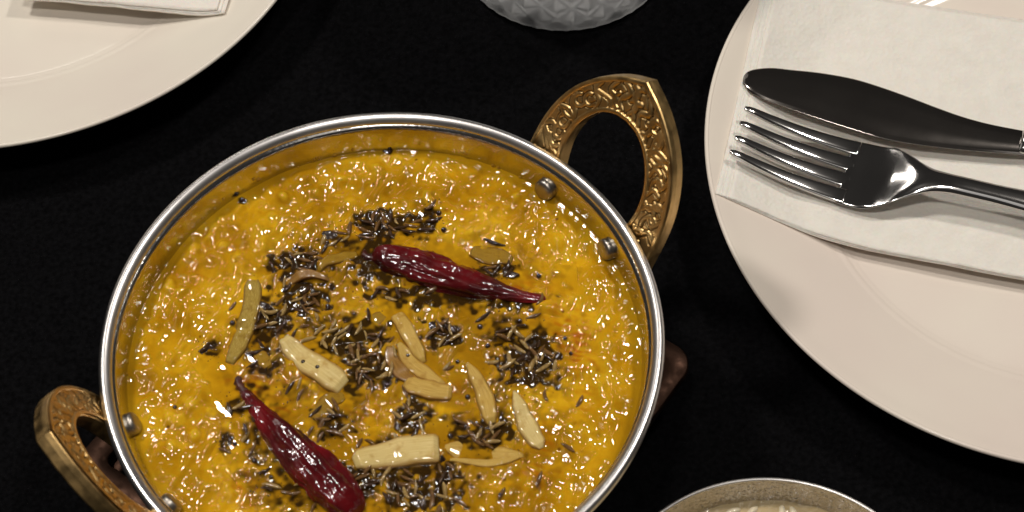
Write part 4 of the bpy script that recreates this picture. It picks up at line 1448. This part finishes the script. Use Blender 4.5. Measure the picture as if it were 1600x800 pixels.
# ------------------------------------------------------------------ cut crystal tumbler
GX, GY = 0.0277, 0.1345
NTt, NZ = 320, 90
th = np.linspace(0, 2 * PI, NTt, endpoint=False)
zz = np.linspace(0, 1, NZ)
Hg = 0.088
rb = np.interp(zz, [0, .02, .06, .12, 1], [.0382, .0402, .0410, .0413, .0455])
TH, ZZ = np.meshgrid(th, zz, indexing='ij')
ncut = 22
p1 = (TH * ncut / (2 * PI) + ZZ * 6.5)
p2 = (TH * ncut / (2 * PI) - ZZ * 6.5)
tri = lambda q: np.abs((q % 1) - .5) * 2
cut = np.minimum(tri(p1), tri(p2))
mask = sstep(.035, .08, ZZ) * (1 - sstep(.80, .84, ZZ))
ro = rb[None] - mask * 0.0024 * (1 - cut)
fl = (1 - sstep(.0, .1, ZZ)) * .0003 * np.abs(np.cos(TH * 24))
ro = ro - fl
outer = np.stack([ro * np.cos(TH), ro * np.sin(TH), ZZ * Hg + .0006], -1)
inn_r = np.r_[rb[-1] - .0012, np.linspace(.0432, .0382, 24), .036, .030, .018, .0003]
inn_z = np.r_[Hg + .0012, np.linspace(Hg - .001, .0052, 24), .0040, .0034, .0032, .0032]
inner_ = np.stack([np.outer(np.cos(th), inn_r), np.outer(np.sin(th), inn_r), np.tile(inn_z, (NTt, 1))], -1)
base_r = np.array([.0003, .010, .020, .028, .034, .0372])
star = np.abs(np.sin(TH[:, :6] * 12)) * .0007
base_ = np.stack([np.outer(np.cos(th), base_r), np.outer(np.sin(th), base_r), .0010 + star * np.array([0, 1, 1, 1, .4, 0])[None]], -1)
G = np.concatenate([base_, outer, inner_], 1)
gl = empty('glass_tumbler', (GX, GY, 0))
tag(gl, 'cut crystal glass tumbler at the top edge of the picture', 'glass')
mesh_obj('glass_body', G.reshape(-1, 3), grid_faces(NTt, G.shape[1], closed_u=True)[:, ::-1], M['glass'], gl, smooth=False)
# white ice added in the glass to make its base look brighter
gi = np.random.default_rng(8)
for i in range(96):
    V = []
    s_ = gi.uniform(.0026, .0040) if i < 84 else gi.uniform(.006, .009)
    N_ = 9
    u = np.linspace(-1, 1, N_)
    vs, fs_, of = [], [], 0
    for axis in range(3):
        for sg in (-1, 1):
            A_, B_ = np.meshgrid(u, u, indexing='ij')
            Cc = np.full_like(A_, sg)
            q = [None] * 3
            q[axis], q[(axis + 1) % 3], q[(axis + 2) % 3] = Cc, A_, B_
            q = np.stack(q, -1).reshape(-1, 3)
            ln = (np.abs(q) ** 5).sum(1) ** (1 / 5)
            q = q / ln[:, None]
            vs.append(q)
            f = grid_faces(N_, N_)
            fs_.append((f if sg > 0 else f[:, ::-1]) + of)
            of += N_ * N_
    V = np.concatenate(vs) * s_ * gi.uniform(.8, 1.2, 3)
    a = i * 2.4
    rr_ = .0350 * math.sqrt((i + .5) / 48) if i < 48 else (.0345 * math.sqrt((i - 47.5) / 36) if i < 84 else .022 * math.sqrt((i - 83) / 12))
    o = mesh_obj('added_ice_piece', V, np.concatenate(fs_), M['ice'], None)
    o.location = (GX + rr_ * math.cos(a), GY + rr_ * math.sin(a), (.0066 if i < 48 else .0118 if i < 84 else .024))
    o.rotation_euler = tuple(gi.uniform(0, 3, 3))
    tag(o, 'pale piece of crushed ice added to brighten the cut crystal tumbler', 'ice', 'crushed ice added to brighten the tumbler')
